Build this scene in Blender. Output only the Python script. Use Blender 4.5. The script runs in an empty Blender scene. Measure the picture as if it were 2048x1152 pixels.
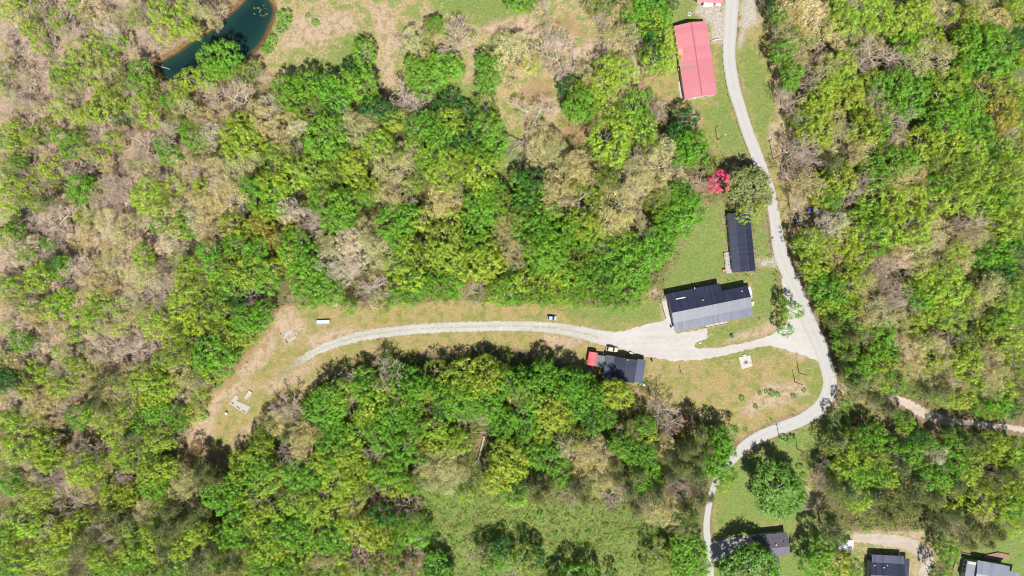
import bpy, math, random
import numpy as np
from mathutils import Vector, Matrix
R_ = math.radians
scene = bpy.context.scene
COL = scene.collection

# ------------------------------------------------------------------ camera, world, sun, exposure
ALT = 270.0          # drone height in metres
S = 0.2              # metres of ground per photograph pixel
SUN_EL = 56.0
SHADOW_LEFT = 11.0   # shadows run up the picture and this many degrees to the left
cam_d = bpy.data.cameras.new("camera"); cam = bpy.data.objects.new("camera", cam_d); COL.objects.link(cam)
cam.location = (0, 0, ALT); cam.rotation_euler = (0, 0, 0)
cam_d.sensor_width = 36.0; cam_d.lens = 36.0 * ALT / (2048 * S)
cam_d.clip_start = 1.0; cam_d.clip_end = 3000.0
scene.camera = cam
world = bpy.data.worlds.new("World"); scene.world = world; world.use_nodes = True
wn = world.node_tree; wn.nodes.clear()
sky = wn.nodes.new('ShaderNodeTexSky'); sky.sky_type = 'NISHITA'; sky.sun_disc = False
sky.sun_elevation = R_(SUN_EL); sky.air_density = 1.0; sky.dust_density = 1.0; sky.altitude = 300
bg = wn.nodes.new('ShaderNodeBackground'); bg.inputs[1].default_value = 0.06
wo = wn.nodes.new('ShaderNodeOutputWorld')
wn.links.new(sky.outputs[0], bg.inputs[0]); wn.links.new(bg.outputs[0], wo.inputs[0])
sun_d = bpy.data.lights.new("sun", 'SUN'); sun_d.energy = 4.6; sun_d.angle = R_(0.5); sun_d.color = (1.0, 0.955, 0.88)
sun = bpy.data.objects.new("sun", sun_d); COL.objects.link(sun)
# direction towards the sun: opposite of the shadow direction
shx, shy = -math.sin(R_(SHADOW_LEFT)), math.cos(R_(SHADOW_LEFT))
tosun = Vector((-shx * math.cos(R_(SUN_EL)), -shy * math.cos(R_(SUN_EL)), math.sin(R_(SUN_EL))))
sun.rotation_euler = tosun.to_track_quat('Z', 'Y').to_euler()
sky.sun_rotation = math.atan2(tosun.x, tosun.y)
scene.view_settings.view_transform = 'Standard'; scene.view_settings.look = 'None'
scene.view_settings.gamma = 1.0; scene.view_settings.exposure = 0.95
scene.cycles.filter_width = 1.15
scene.cycles.max_bounces = 5; scene.cycles.diffuse_bounces = 3; scene.cycles.glossy_bounces = 2
scene.cycles.transmission_bounces = 2; scene.cycles.transparent_max_bounces = 4
scene.cycles.caustics_reflective = False; scene.cycles.caustics_refractive = False

def P(px, py, z=0.0):
    k = (ALT - z) / ALT * S
    return ((px - 1024) * k, -(py - 576) * k, z)
def lin(c):
    return tuple(((v / 255) / 12.92 if v / 255 <= 0.04045 else ((v / 255 + 0.055) / 1.055) ** 2.4) for v in c)

# ------------------------------------------------------------------ materials
class NT:
    def __init__(s, name):
        s.m = bpy.data.materials.new(name); s.m.use_nodes = True
        s.t = s.m.node_tree; s.t.nodes.clear()
        s.out = s.n('ShaderNodeOutputMaterial')
    def n(s, k, **kw):
        nd = s.t.nodes.new(k)
        for a, v in kw.items(): setattr(nd, a, v)
        return nd
    def l(s, a, b): s.t.links.new(a, b)
    def noise(s, scale, detail=4.0, rough=0.55, vec=None, dist=0.0):
        nd = s.n('ShaderNodeTexNoise'); nd.inputs['Scale'].default_value = scale
        nd.inputs['Detail'].default_value = detail; nd.inputs['Roughness'].default_value = rough
        nd.inputs['Distortion'].default_value = dist
        if vec is not None: s.l(vec, nd.inputs['Vector'])
        return nd.outputs['Fac']
    def math(s, op, a, b=None, clamp=False):
        nd = s.n('ShaderNodeMath', operation=op); nd.use_clamp = clamp
        for i, v in enumerate((a, b)):
            if v is None: continue
            if isinstance(v, (int, float)): nd.inputs[i].default_value = v
            else: s.l(v, nd.inputs[i])
        return nd.outputs[0]
    def mapr(s, v, a, b, c=0.0, d=1.0, smooth=True):
        nd = s.n('ShaderNodeMapRange'); nd.interpolation_type = 'SMOOTHSTEP' if smooth else 'LINEAR'
        for i, x in enumerate((v, a, b, c, d)):
            if isinstance(x, (int, float)): nd.inputs[i].default_value = x
            else: s.l(x, nd.inputs[i])
        return nd.outputs[0]
    def mix(s, f, a, b, mode='MIX'):
        nd = s.n('ShaderNodeMix', data_type='RGBA', blend_type=mode)
        for i, x in ((0, f), (6, a), (7, b)):
            if isinstance(x, (int, float)): nd.inputs[i].default_value = x
            elif isinstance(x, tuple): nd.inputs[i].default_value = (*x[:3], 1)
            else: s.l(x, nd.inputs[i])
        return nd.outputs[2]
    def attr(s, name):
        nd = s.n('ShaderNodeAttribute'); nd.attribute_name = name; return nd
    def coord(s, which='Object'):
        return s.n('ShaderNodeTexCoord').outputs[which]
    def bsdf(s, col, rough=0.8, spec=0.3, metal=0.0, bump=None, bstr=0.3, bdist=0.05):
        b = s.n('ShaderNodeBsdfPrincipled')
        if isinstance(col, tuple): b.inputs['Base Color'].default_value = (*col[:3], 1)
        else: s.l(col, b.inputs['Base Color'])
        if isinstance(rough, (int, float)): b.inputs['Roughness'].default_value = rough
        else: s.l(rough, b.inputs['Roughness'])
        b.inputs['Specular IOR Level'].default_value = spec; b.inputs['Metallic'].default_value = metal
        if bump is not None:
            bp = s.n('ShaderNodeBump'); bp.inputs['Strength'].default_value = bstr; bp.inputs['Distance'].default_value = bdist
            s.l(bump, bp.inputs['Height']); s.l(bp.outputs[0], b.inputs['Normal'])
        s.l(b.outputs[0], s.out.inputs['Surface'])
        return s.m

_mats = {}
def simple(name, c1, c2=None, scale=2.0, rough=0.8, spec=0.3, metal=0.0, bstr=0.0):
    """two-tone weathered surface: c1/c2 mixed by noise"""
    if name in _mats: return _mats[name]
    t = NT(name); c2 = c2 or tuple(v * 0.75 for v in c1)
    f = t.noise(scale, 5, 0.6, t.coord()); f2 = t.noise(scale * 9, 3, 0.6, t.coord())
    f = t.math('ADD', t.math('MULTIPLY', f, 0.7), t.math('MULTIPLY', f2, 0.3))
    c = t.mix(t.mapr(f, 0.35, 0.65), c1, c2)
    _mats[name] = t.bsdf(c, rough, spec, metal, bump=f2 if bstr else None, bstr=bstr)
    return _mats[name]
def ribbed(name, c1, c2, pitch=0.3, axis='X', rough=0.4, metal=0.0, spec=0.5, dirt=0.5):
    """ribbed sheet metal, ribs run across AXIS, blotchy weathering"""
    if name in _mats: return _mats[name]
    t = NT(name); co = t.coord()
    sp = t.n('ShaderNodeSeparateXYZ'); t.l(co, sp.inputs[0])
    w = t.math('FRACT', t.math('DIVIDE', sp.outputs[axis], pitch))
    rib = t.mapr(t.math('ABSOLUTE', t.math('SUBTRACT', w, 0.5)), 0.32, 0.5)
    panel = t.n('ShaderNodeTexWhiteNoise', noise_dimensions='1D')
    t.l(t.math('FLOOR', t.math('DIVIDE', sp.outputs[axis], pitch * 3)), panel.inputs['W'])
    st = t.n('ShaderNodeMapping'); t.l(co, st.inputs['Vector'])
    st.inputs['Scale'].default_value = (1.6, 0.25, 1) if axis == 'X' else (0.25, 1.6, 1)
    f = t.noise(1.0, 5, 0.6, st.outputs[0])
    f = t.math('ADD', t.math('MULTIPLY', f, 0.75), t.math('MULTIPLY', panel.outputs['Value'], 0.25))
    c = t.mix(t.math('MULTIPLY', t.mapr(f, 0.3, 0.7), dirt), c1, c2)
    c = t.mix(t.math('MULTIPLY', rib, 0.18), c, tuple(v * 0.6 for v in c1))
    rr = t.mapr(f, 0.2, 0.8, rough * 0.8, rough * 1.25)
    _mats[name] = t.bsdf(c, rr, spec, metal, bump=rib, bstr=0.35, bdist=0.03)
    return _mats[name]
def planks(name, c1, c2, pitch=0.15, axis='X'):
    if name in _mats: return _mats[name]
    t = NT(name); co = t.coord()
    sp = t.n('ShaderNodeSeparateXYZ'); t.l(co, sp.inputs[0])
    d = t.math('DIVIDE', sp.outputs[axis], pitch)
    gap = t.mapr(t.math('ABSOLUTE', t.math('SUBTRACT', t.math('FRACT', d), 0.5)), 0.42, 0.5)
    wn_ = t.n('ShaderNodeTexWhiteNoise', noise_dimensions='1D'); t.l(t.math('FLOOR', d), wn_.inputs['W'])
    c = t.mix(wn_.outputs['Value'], c1, c2); c = t.mix(t.math('MULTIPLY', t.noise(1.2, 4, 0.6, co), 0.5), c, tuple(v * 0.7 for v in c2))
    c = t.mix(t.math('MULTIPLY', gap, 0.7), c, tuple(v * 0.25 for v in c2))
    _mats[name] = t.bsdf(c, 0.8, 0.2, bump=gap, bstr=0.3, bdist=0.02)
    return _mats[name]

# ------------------------------------------------------------------ mesh helpers
class MB:
    """collects boxes, slabs, tubes and links them as ONE mesh object"""
    def __init__(s): s.v = []; s.f = []
    def add(s, vs, fs):
        o = len(s.v); s.v += [tuple(p) for p in vs]; s.f += [tuple(i + o for i in f) for f in fs]; return s
    def hexa(s, b, t):
        return s.add(b + t, [(3, 2, 1, 0), (4, 5, 6, 7), (0, 1, 5, 4), (1, 2, 6, 5), (2, 3, 7, 6), (3, 0, 4, 7)])
    def box(s, x0, x1, y0, y1, z0, z1):
        q = [(x0, y0), (x1, y0), (x1, y1), (x0, y1)]
        return s.hexa([(*p, z0) for p in q], [(*p, z1) for p in q])
    def slab(s, x0, x1, y0, z0, y1, z1, t=0.12):
        """roof slope running in y from (y0,z0) to (y1,z1) with y0<y1, z = upper face"""
        q = [(x0, y0, z0), (x1, y0, z0), (x1, y1, z1), (x0, y1, z1)]
        return s.hexa([(a, b, c - t) for a, b, c in q], q)
    def slabx(s, y0, y1, x0, z0, x1, z1, t=0.12):
        q = [(x0, y0, z0), (x1, y0, z1), (x1, y1, z1), (x0, y1, z0)]
        return s.hexa([(a, b, c - t) for a, b, c in q], q)
    def prism(s, poly, z0, z1):
        n = len(poly)
        a = sum(poly[i][0] * poly[(i + 1) % n][1] - poly[(i + 1) % n][0] * poly[i][1] for i in range(n))
        if a < 0: poly = poly[::-1]
        vs = [(*p, z0) for p in poly] + [(*p, z1) for p in poly]
        return s.add(vs, [tuple(range(n))[::-1], tuple(range(n, 2 * n))] + [(i, (i + 1) % n, n + (i + 1) % n, n + i) for i in range(n)])
    def tube(s, p0, p1, r0, r1=None, n=6, caps=True):
        r1 = r0 if r1 is None else r1
        p0 = Vector(p0); p1 = Vector(p1); d = (p1 - p0).normalized()
        a = d.orthogonal().normalized(); b = d.cross(a); vs = []
        for p, r in ((p0, r0), (p1, r1)):
            for i in range(n):
                an = 2 * math.pi * i / n; vs.append(p + a * (math.cos(an) * r) + b * (math.sin(an) * r))
        fs = [(i, (i + 1) % n, n + (i + 1) % n, n + i) for i in range(n)]
        if caps: fs += [tuple(range(n))[::-1], tuple(range(n, 2 * n))]
        return s.add(vs, fs)
    def ring(s, c, R, r, n=20, m=6):
        vs = []; fs = []
        for i in range(n):
            a = 2 * math.pi * i / n
            for j in range(m):
                b = 2 * math.pi * j / m
                vs.append((c[0] + (R + r * math.cos(b)) * math.cos(a), c[1] + (R + r * math.cos(b)) * math.sin(a), c[2] + r * math.sin(b)))
        for i in range(n):
            for j in range(m):
                fs.append((i * m + j, ((i + 1) % n) * m + j, ((i + 1) % n) * m + (j + 1) % m, i * m + (j + 1) % m))
        return s.add(vs, fs)
    def lathe(s, prof, c=(0, 0, 0), n=14):
        vs = []; fs = []
        for r, z in prof:
            for i in range(n):
                a = 2 * math.pi * i / n; vs.append((c[0] + r * math.cos(a), c[1] + r * math.sin(a), c[2] + z))
        for k in range(len(prof) - 1):
            for i in range(n): fs.append((k * n + i, k * n + (i + 1) % n, (k + 1) * n + (i + 1) % n, (k + 1) * n + i))
        fs += [tuple(range(n))[::-1], tuple(range((len(prof) - 1) * n, len(prof) * n))]
        return s.add(vs, fs)
    def build(s, name, m, parent=None, bevel=0.0, loc=None, rz=0.0):
        me = bpy.data.meshes.new(name); me.from_pydata(s.v, [], s.f); me.update()
        if m: me.materials.append(m)
        o = bpy.data.objects.new(name, me); COL.objects.link(o)
        if parent: o.parent = parent
        if loc: o.location = loc
        if rz: o.rotation_euler = (0, 0, rz)
        if bevel:
            b = o.modifiers.new('bevel', 'BEVEL'); b.width = bevel; b.segments = 2; b.limit_method = 'ANGLE'
        return o
def empty(name, loc, rz=0.0):
    o = bpy.data.objects.new(name, None); COL.objects.link(o); o.location = loc; o.rotation_euler = (0, 0, rz)
    o.empty_display_size = 0.5; return o
def tag(o, label, cat, group=None):
    o['label'] = label; o['category'] = cat
    if group: o['group'] = group
    return o
def struct(o, kind='structure'): o['kind'] = kind; return o
def mesh_np(name, verts, k, tint=None, tcol=None, faces=None):
    """polygons of K corners each, consecutive verts (or FACES an (n,k) index array)"""
    me = bpy.data.meshes.new(name); nv = len(verts)
    idx = np.arange(nv) if faces is None else np.asarray(faces).ravel()
    nf = len(idx) // k
    me.vertices.add(nv); me.vertices.foreach_set('co', np.asarray(verts, np.float32).ravel())
    me.loops.add(nf * k); me.loops.foreach_set('vertex_index', idx.astype(np.int32))
    me.polygons.add(nf); me.polygons.foreach_set('loop_start', (np.arange(nf) * k).astype(np.int32))
    if tint is not None:
        a = me.attributes.new('tint', 'FLOAT', 'FACE'); a.data.foreach_set('value', np.asarray(tint, np.float32))
    if tcol is not None:
        a = me.attributes.new('tcol', 'FLOAT_COLOR', 'FACE')
        a.data.foreach_set('color', np.concatenate([tcol, np.ones((nf, 1))], 1).astype(np.float32).ravel())
    me.update(calc_edges=True); me.validate()
    return me

# ------------------------------------------------------------------ ground fields
def seg_dist(X, Y, pts, closed):
    d = np.full(X.shape, 1e9); n = len(pts)
    for i in range(n if closed else n - 1):
        ax, ay = pts[i]; bx, by = pts[(i + 1) % n]
        dx, dy = bx - ax, by - ay; L = dx * dx + dy * dy + 1e-9
        t = np.clip(((X - ax) * dx + (Y - ay) * dy) / L, 0, 1)
        d = np.minimum(d, (X - ax - t * dx) ** 2 + (Y - ay - t * dy) ** 2)
    return np.sqrt(d)
def inside(X, Y, pts):
    r = np.zeros(X.shape, bool); n = len(pts)
    for i in range(n):
        ax, ay = pts[i]; bx, by = pts[(i + 1) % n]
        if ay == by: continue
        c = ((ay > Y) != (by > Y)) & (X < (bx - ax) * (Y - ay) / (by - ay) + ax)
        r ^= c
    return r
def W(pts): return [P(*p)[:2] for p in pts]
def field(X, Y, polys=(), lines=()):
    """signed distance in metres, positive inside the union"""
    f = np.full(X.shape, -1e3)
    for p in polys:
        w = W(p); d = seg_dist(X, Y, w, True); f = np.maximum(f, np.where(inside(X, Y, w), d, -d))
    for p, hw in lines:
        f = np.maximum(f, hw * S - seg_dist(X, Y, W(p), False))
    return f
def vnoise(X, Y, cell, seed):
    """smooth value noise in 0..1"""
    def h(i, j):
        a = np.sin(i * 127.1 + j * 311.7 + seed * 74.7) * 43758.5453; return a - np.floor(a)
    x = X / cell; y = Y / cell; i = np.floor(x); j = np.floor(y); u = x - i; v = y - j
    u = u * u * (3 - 2 * u); v = v * v * (3 - 2 * v)
    return (h(i, j) * (1 - u) + h(i + 1, j) * u) * (1 - v) + (h(i, j + 1) * (1 - u) + h(i + 1, j + 1) * u) * v
# ------------------------------------------------------------------ outlines on the ground (photograph pixels)
ROAD = [(1466,-60,27),(1465,-12,27),(1460,60,27),(1458,115,25.5),(1467,172,25),(1480,215,23),(1494,260,23),(1513,310,24),(1528,352,24),(1540,385,22),(1547,420,22),(1550,440,22),(1557,486,26),(1566,522,28),(1583,560,27),(1598,590,27),(1616,640,28),(1635,680,28),(1643,702,27),(1655,740,27),(1660,768,28),(1650,800,28),(1630,823,27),(1601,841,25),(1565,855,25),(1520,873,23),(1490,892,22),(1468,915,19),(1450,937,15),(1432,962,13),(1419,1004,12),(1413,1055,13),(1418,1100,14),(1421,1152,14),(1423,1210,14)]
LANE = [(552,754,3),(566,744,9),(600,722,13),(640,699,16),(680,684,18),(720,673,20),(780,664,20),(850,657,20),(920,654,20),(1000,652,20),(1070,653,21),(1130,659,23),(1190,672,27),(1230,683,34)]
LOT = [(1190,660),(1230,664),(1255,660),(1290,650),(1325,641),(1345,630),(1352,668),(1413,656),(1415,676),(1393,684),(1390,692),(1400,698),(1450,693),(1500,683),(1540,672),(1562,657),(1576,640),(1572,612),(1566,580),(1562,556),(1575,553),(1592,590),(1612,640),(1632,682),(1645,715),(1640,724),(1625,718),(1600,708),(1560,696),(1540,692),(1510,696),(1450,710),(1400,720),(1350,722),(1300,714),(1285,711),(1240,697),(1200,687)]
TRACK = [(1780,792,14),(1815,808,18),(1850,828,22),(1880,838,20),(1900,843,16),(1940,846,12),(1980,850,12),(2020,855,12),(2080,864,12)]
DRIVE = [(1706,1076,16),(1735,1077,20),(1765,1079,26),(1800,1084,28),(1832,1096,28),(1850,1114,27),(1852,1134,24),(1846,1152,20),(1840,1190,18)]
POND = [(489,0),(475,14),(455,31),(441,41),(414,65),(380,85),(356,103),(328,118),(313,127),(318,144),(338,161),(370,160),(400,155),(430,150),(462,140),(487,120),(500,105),(513,92),(527,72),(539,44),(547,24),(543,8),(534,-4),(525,-30),(500,-30)]
MAIN = [(368,884),(376,850),(412,788),(470,745),(512,700),(536,660),(556,622),(590,610),(640,613),(700,612),(760,612),(850,602),(930,598),(1000,612),(1060,608),(1200,611),(1325,600),(1345,560),(1450,560),(1545,560),(1600,640),(1640,700),(1652,740),(1650,780),(1625,815),(1560,838),(1500,862),(1470,880),(1440,850),(1400,835),(1340,820),(1290,800),(1270,780),(1280,770),(1210,760),(1150,730),(1100,715),(1060,700),(1000,692),(920,700),(830,705),(740,712),(690,740),(640,765),(600,795),(550,810),(525,840),(505,880),(480,925),(430,905)]
YARD = [(1345,-20),(1450,-20),(1448,100),(1462,190),(1490,270),(1502,312),(1440,318),(1400,270),(1370,215),(1340,205),(1300,195),(1280,160),(1330,150),(1345,100),(1335,50)]
VERGE = [(1475,-20),(1545,-20),(1552,80),(1562,180),(1570,260),(1580,350),(1590,430),(1578,460),(1605,540),(1640,610),(1665,660),(1640,640),(1600,560),(1560,460),(1556,400),(1525,310),(1490,200),(1470,120),(1478,60)]
MEADOW = [(530,100),(552,60),(555,-20),(1240,-20),(1250,60),(1280,130),(1230,120),(1150,150),(1130,200),(1130,270),(1075,290),(1050,330),(1000,340),(985,300),(985,240),(940,210),(890,200),(860,185),(800,175),(760,175),(700,160),(640,165),(570,165),(520,165),(495,135)]
SOUTHYARD = [(1424,935),(1470,928),(1560,885),(1650,835),(1690,805),(1730,800),(1770,850),(1700,900),(1640,905),(1615,960),(1640,1010),(1640,1180),(1425,1180)]
SCRUB = [(845,985),(930,955),(1040,990),(1130,1005),(1230,1010),(1330,1025),(1400,1040),(1412,1180),(860,1180),(835,1080)]
CORNER = [(1900,1100),(1960,1085),(2000,1060),(2080,1040),(2080,1180),(1890,1180)]
LOWER = [(1640,1080),(1700,1060),(1850,1065),(1880,1100),(1870,1180),(1640,1180)]
LAWNS = [[(1440,100),(1462,190),(1490,270),(1500,310),(1450,312),(1420,270),(1395,215),(1430,205)],[(1478,80),(1510,90),(1550,200),(1560,300),(1540,320),(1500,220)],[(1345,15),(1395,15),(1395,45),(1350,70)],[(1335,585),(1325,560),(1345,520),(1375,470),(1395,415),(1450,395),(1462,545),(1510,545),(1500,565),(1440,565)],
 [(1500,565),(1512,545),(1508,430),(1530,435),(1545,520),(1558,560),(1560,600),(1545,640),(1508,640)],
 [(1415,658),(1510,634),(1540,645),(1550,658),(1500,678),(1440,690),(1400,696),(1394,688),(1415,677)],
 [(850,-20),(1050,-20),(1045,30),(960,50),(880,25)], [(800,60),(860,80),(850,120),(790,120)],
 [(1120,612),(1320,604),(1325,640),(1240,650),(1150,640)], [(1440,698),(1510,696),(1560,700),(1500,715),(1440,720)],
 [(1610,720),(1640,730),(1648,780),(1620,800),(1600,790),(1625,760)],
 [(1428,930),(1560,890),(1640,905),(1610,960),(1640,1060),(1520,1050),(1430,1060)],[(1428,1060),(1520,1050),(1640,1060),(1640,1180),(1425,1180)],
 [(1500,900),(1560,880),(1650,838),(1690,810),(1740,830),(1700,900),(1610,905),(1600,960),(1560,920)],
 [(1355,0),(1395,0),(1395,40),(1350,50)],[(1478,90),(1510,90),(1530,160),(1540,240),(1515,250),(1490,180)],
 [(860,1110),(930,1060),(940,1100),(930,1152),(870,1160)], [(900,150),(960,190),(970,260),(930,230),(880,210)],
 [(985,220),(1040,290),(1045,340),(1000,340)], [(1960,1100),(2080,1060),(2080,1140),(2000,1120)], [(600,120),(660,110),(700,60),(730,70),(720,130),(640,150)]]
DIRTS = [[(372,880),(385,850),(430,785),(452,790),(430,850),(420,890),(400,895)],[(470,745),(512,700),(540,660),(560,690),(520,740),(490,755)],[(520,770),(560,750),(640,720),(620,745),(540,790)],[(735,12),(765,8),(790,30),(788,52),(800,62),(868,28),(860,46),(802,85),(795,120),(790,165),(765,172),(770,110),(752,65)],
 [(1030,28),(1060,25),(1075,45),(1100,72),(1150,88),(1200,68),(1218,92),(1195,118),(1150,112),(1110,90),(1080,72),(960,64),(900,54),(965,52)],
 [(1072,200),(1092,192),(1112,205),(1105,232),(1085,222)],
 [(545,645),(572,612),(590,614),(605,640),(612,660),(590,695),(560,690)], [(612,672),(700,652),(740,664),(690,680),(620,708)],
 [(432,800),(455,765),(500,755),(512,772),(478,790),(455,800),(440,828)], [(488,852),(515,838),(500,868),(470,905),(462,900)],
 [(1078,668),(1158,671),(1172,684),(1142,702),(1092,692)],
 [(1598,955),(1625,975),(1645,985),(1640,1020),(1600,1022),(1612,990)], [(1660,765),(1710,772),(1672,798),(1650,806)],
 [(1480,820),(1530,765),(1570,770),(1610,762),(1622,790),(1570,812),(1520,822),(1498,838)], [(1540,640),(1560,655),(1530,672),(1440,690),(1470,672)],
 [(1380,205),(1400,230),(1408,262),(1385,240)], [(1540,240),(1556,245),(1560,300),(1548,320),(1535,290)], [(1290,582),(1320,572),(1325,588),(1300,594)],
 [(1800,1062),(1845,1060),(1850,1075),(1820,1078)], [(1560,695),(1600,702),(1632,716),(1600,722)], [(1640,1070),(1665,1072),(1662,1100),(1640,1100)],
 [(1200,100),(1240,60),(1260,100),(1290,150),(1250,160)], [(560,100),(590,30),(700,20),(720,60),(640,90)], [(1560,20),(1575,300),(1600,420),(1590,430),(1560,330),(1545,100)]]
CLAYS = [[(1118,232),(1178,238),(1185,275),(1150,285),(1120,268)], [(1100,32),(1150,38),(1172,66),(1120,66)], [(955,862),(985,862),(975,905),(945,905)], [(1020,190),(1070,160),(1100,160),(1110,200),(1060,210)]]
CLAYL = [([(374,884),(383,850),(420,790),(470,745),(512,700),(540,655)], 8), ([(600,610),(650,612),(700,612)], 3), ([(1060,608),(1110,608)], 2), ([(1265,776),(1300,800),(1350,815)], 4), ([(460,925),(390,895)], 6), ([(880,705),(940,700)], 3), ([(760,612),(810,604),(850,600)], 2)]
GRAVS = [[(1398,10),(1450,6),(1447,85),(1428,84),(1418,48),(1388,30)], [(1485,-20),(1515,-20),(1512,50),(1492,62),(1478,95),(1480,50)], [(1510,517),(1550,514),(1553,530),(1518,531)], [(1325,595),(1334,592),(1345,650),(1333,655)]]
GREENS = [[(500,190),(900,200),(1000,340),(1200,280),(1340,230),(1390,400),(1320,600),(560,606),(470,500),(420,300)], [(640,730),(1000,700),(1260,770),(1450,880),(1400,1050),(850,990),(480,970),(560,820)], [(-40,980),(480,970),(560,820),(700,1180),(-40,1180)], [(1640,600),(2080,400),(2080,840),(1700,790)], [(1640,900),(2080,870),(2080,1080),(1640,1060)], [(1600,-20),(2080,-20),(2080,500),(1640,420)],
 [(340,620),(500,560),(540,640),(440,740),(400,800),(330,800)], [(1240,0),(1345,0),(1345,140),(1280,130)], [(560,560),(1340,540),(1335,604),(1060,612),(760,616),(600,612)]]
PINKS = [[(-40,-40),(280,-40),(330,120),(240,300),(-40,330)], [(-40,330),(240,300),(420,300),(460,500),(330,800),(-40,720)]]

# ------------------------------------------------------------------ terrain grid
gx = np.concatenate([[-900, -600, -400, -300, -260], np.arange(-232, 232.1, 0.8), [260, 300, 400, 600, 900]])
gy = np.concatenate([[-800, -500, -350, -250, -180], np.arange(-136, 136.1, 0.8), [180, 250, 350, 500, 800]])
GX, GY = np.meshgrid(gx, gy)
wx = (vnoise(GX, GY, 9, 1) - .5) * 3 + (vnoise(GX, GY, 3, 2) - .5) * 2; wy = (vnoise(GX, GY, 9, 3) - .5) * 3 + (vnoise(GX, GY, 3, 4) - .5) * 2
QX, QY = GX + wx * 0.5, GY + wy * 0.5
def ln(path, extra=0): return [([(p[0], p[1]) for p in path], 14 + extra)]
f_open = field(GX, GY, [MAIN, YARD, MEADOW, SOUTHYARD, CORNER, LOWER], ln(ROAD) + ln(TRACK) + ln(DRIVE))
f_pond = field(GX, GY, [POND])
ramp = np.clip((-f_open - 6) / 30, 0, 1) * np.clip((-f_pond - 4) / 20, 0, 1)
relief = (vnoise(GX, GY, 55, 7) - .5) * 6 + (vnoise(GX, GY, 21, 8) - .5) * 2.2
GZ = relief * ramp
GZ = GZ - 2.6 * np.clip((f_pond + 1.6) / 4.5, 0, 1)          # pond basin
GZ += (vnoise(GX, GY, 2.2, 9) - .5) * 0.25 * np.clip((-f_open) / 6, 0, 1)
WATER_Z = -0.75
def ground_z(x, y):
    i = min(max(np.searchsorted(gx, x) - 1, 0), len(gx) - 2); j = min(max(np.searchsorted(gy, y) - 1, 0), len(gy) - 2)
    u = (x - gx[i]) / (gx[i + 1] - gx[i]); v = (y - gy[j]) / (gy[j + 1] - gy[j])
    return float((GZ[j, i] * (1 - u) + GZ[j, i + 1] * u) * (1 - v) + (GZ[j + 1, i] * (1 - u) + GZ[j + 1, i + 1] * u) * v)
def samp(F, x, y):
    i = np.clip(np.searchsorted(gx, x), 0, len(gx) - 1); j = np.clip(np.searchsorted(gy, y), 0, len(gy) - 1); return F[j, i]
F = {
 'dry': field(QX, QY, [MAIN, YARD, VERGE, SOUTHYARD]),
 'meadow': field(QX, QY, [MEADOW, LOWER]),
 'lawn': field(QX, QY, LAWNS + [CORNER]),
 'dirt': field(QX, QY, DIRTS),
 'clay': field(QX, QY, CLAYS, CLAYL),
 'gravel': field(QX, QY, GRAVS),
 'scrub': field(QX, QY, [SCRUB]),
 'green': field(QX, QY, GREENS),
 'pink': field(QX, QY, PINKS),
 'bank': f_pond}
soft = {'dry': 3, 'meadow': 4, 'lawn': 10, 'dirt': 3.5, 'clay': 3, 'gravel': 3, 'scrub': 8, 'green': 20, 'pink': 24, 'bank': 1}
F_OPEN = np.maximum(f_open, field(GX, GY, [SCRUB, VERGE] + LAWNS))
ny, nx = GX.shape
idx = np.arange(nx * ny).reshape(ny, nx)
faces = np.stack([idx[:-1, :-1], idx[:-1, 1:], idx[1:, 1:], idx[1:, :-1]], -1).reshape(-1, 4)
me = mesh_np('ground', np.stack([GX, GY, GZ], -1).reshape(-1, 3), 4, faces=faces)
for k, f in F.items():
    a = me.attributes.new('m_' + k, 'FLOAT', 'POINT')
    v = f if k == 'bank' else np.clip(0.5 + 0.5 * f / soft[k], 0, 1)
    a.data.foreach_set('value', np.asarray(v, np.float32).ravel())
ground = bpy.data.objects.new('ground', me); COL.objects.link(ground); struct(ground)
me.polygons.foreach_set('use_smooth', np.ones(len(me.polygons), bool))

t = NT('ground_cover'); co = t.coord()
n_big = t.noise(0.045, 4, 0.6, co); n_mid = t.noise(0.22, 5, 0.65, co, 0.3); n_sm = t.noise(1.1, 5, 0.7, co); n_fine = t.noise(3.2, 3, 0.7, co)
n_mid2 = t.noise(0.4, 5, 0.7, co, 0.6)
def two(c1, c2, f, lo=0.38, hi=0.62): return t.mix(t.mapr(f, lo, hi), lin(c1), lin(c2))
def msk(k, amp=0.6, w=0.10, f=None):
    a = t.attr('m_' + k).outputs['Fac']
    z = t.math('ADD', a, t.math('MULTIPLY', t.math('SUBTRACT', f or n_mid2, 0.5), amp))
    return t.mapr(z, 0.5 - w, 0.5 + w)
# forest floor: leaf litter, browner and greener patches
litter = two((146,118,94), (178,150,122), n_sm)
litter = t.mix(t.mapr(n_mid, 0.48, 0.62), litter, two((120,110,66), (140,128,80), n_sm))
pinkl = two((170,142,122), (198,172,150), n_sm); pinkl = t.mix(t.mapr(n_mid, 0.56, 0.68), pinkl, two((150,140,88), (128,132,70), n_sm))
greenl = two((84,92,44), (120,104,72), n_mid2); greenl = t.mix(t.mapr(n_sm, 0.5, 0.65), greenl, lin((96,120,48)))
c = t.mix(msk('pink', 0.8, 0.3), litter, pinkl)
c = t.mix(msk('green', 0.6, 0.25), c, greenl)
scr = two((100,136,50), (134,154,72), n_sm, .42, .58); scr = t.mix(t.mapr(n_mid2, 0.45, 0.62), scr, two((92,116,44), (150,142,84), n_sm))
c = t.mix(msk('scrub', 0.5, 0.15), c, scr)
mead = two((164,148,96), (204,176,134), n_sm, 0.42, 0.58); mead = t.mix(t.mapr(n_mid, 0.46, 0.56), mead, two((126,148,66), (154,160,84), n_sm)); mead = t.mix(t.mapr(n_big, 0.52, 0.62), mead, two((204,172,146), (180,160,108), n_mid2))
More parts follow.
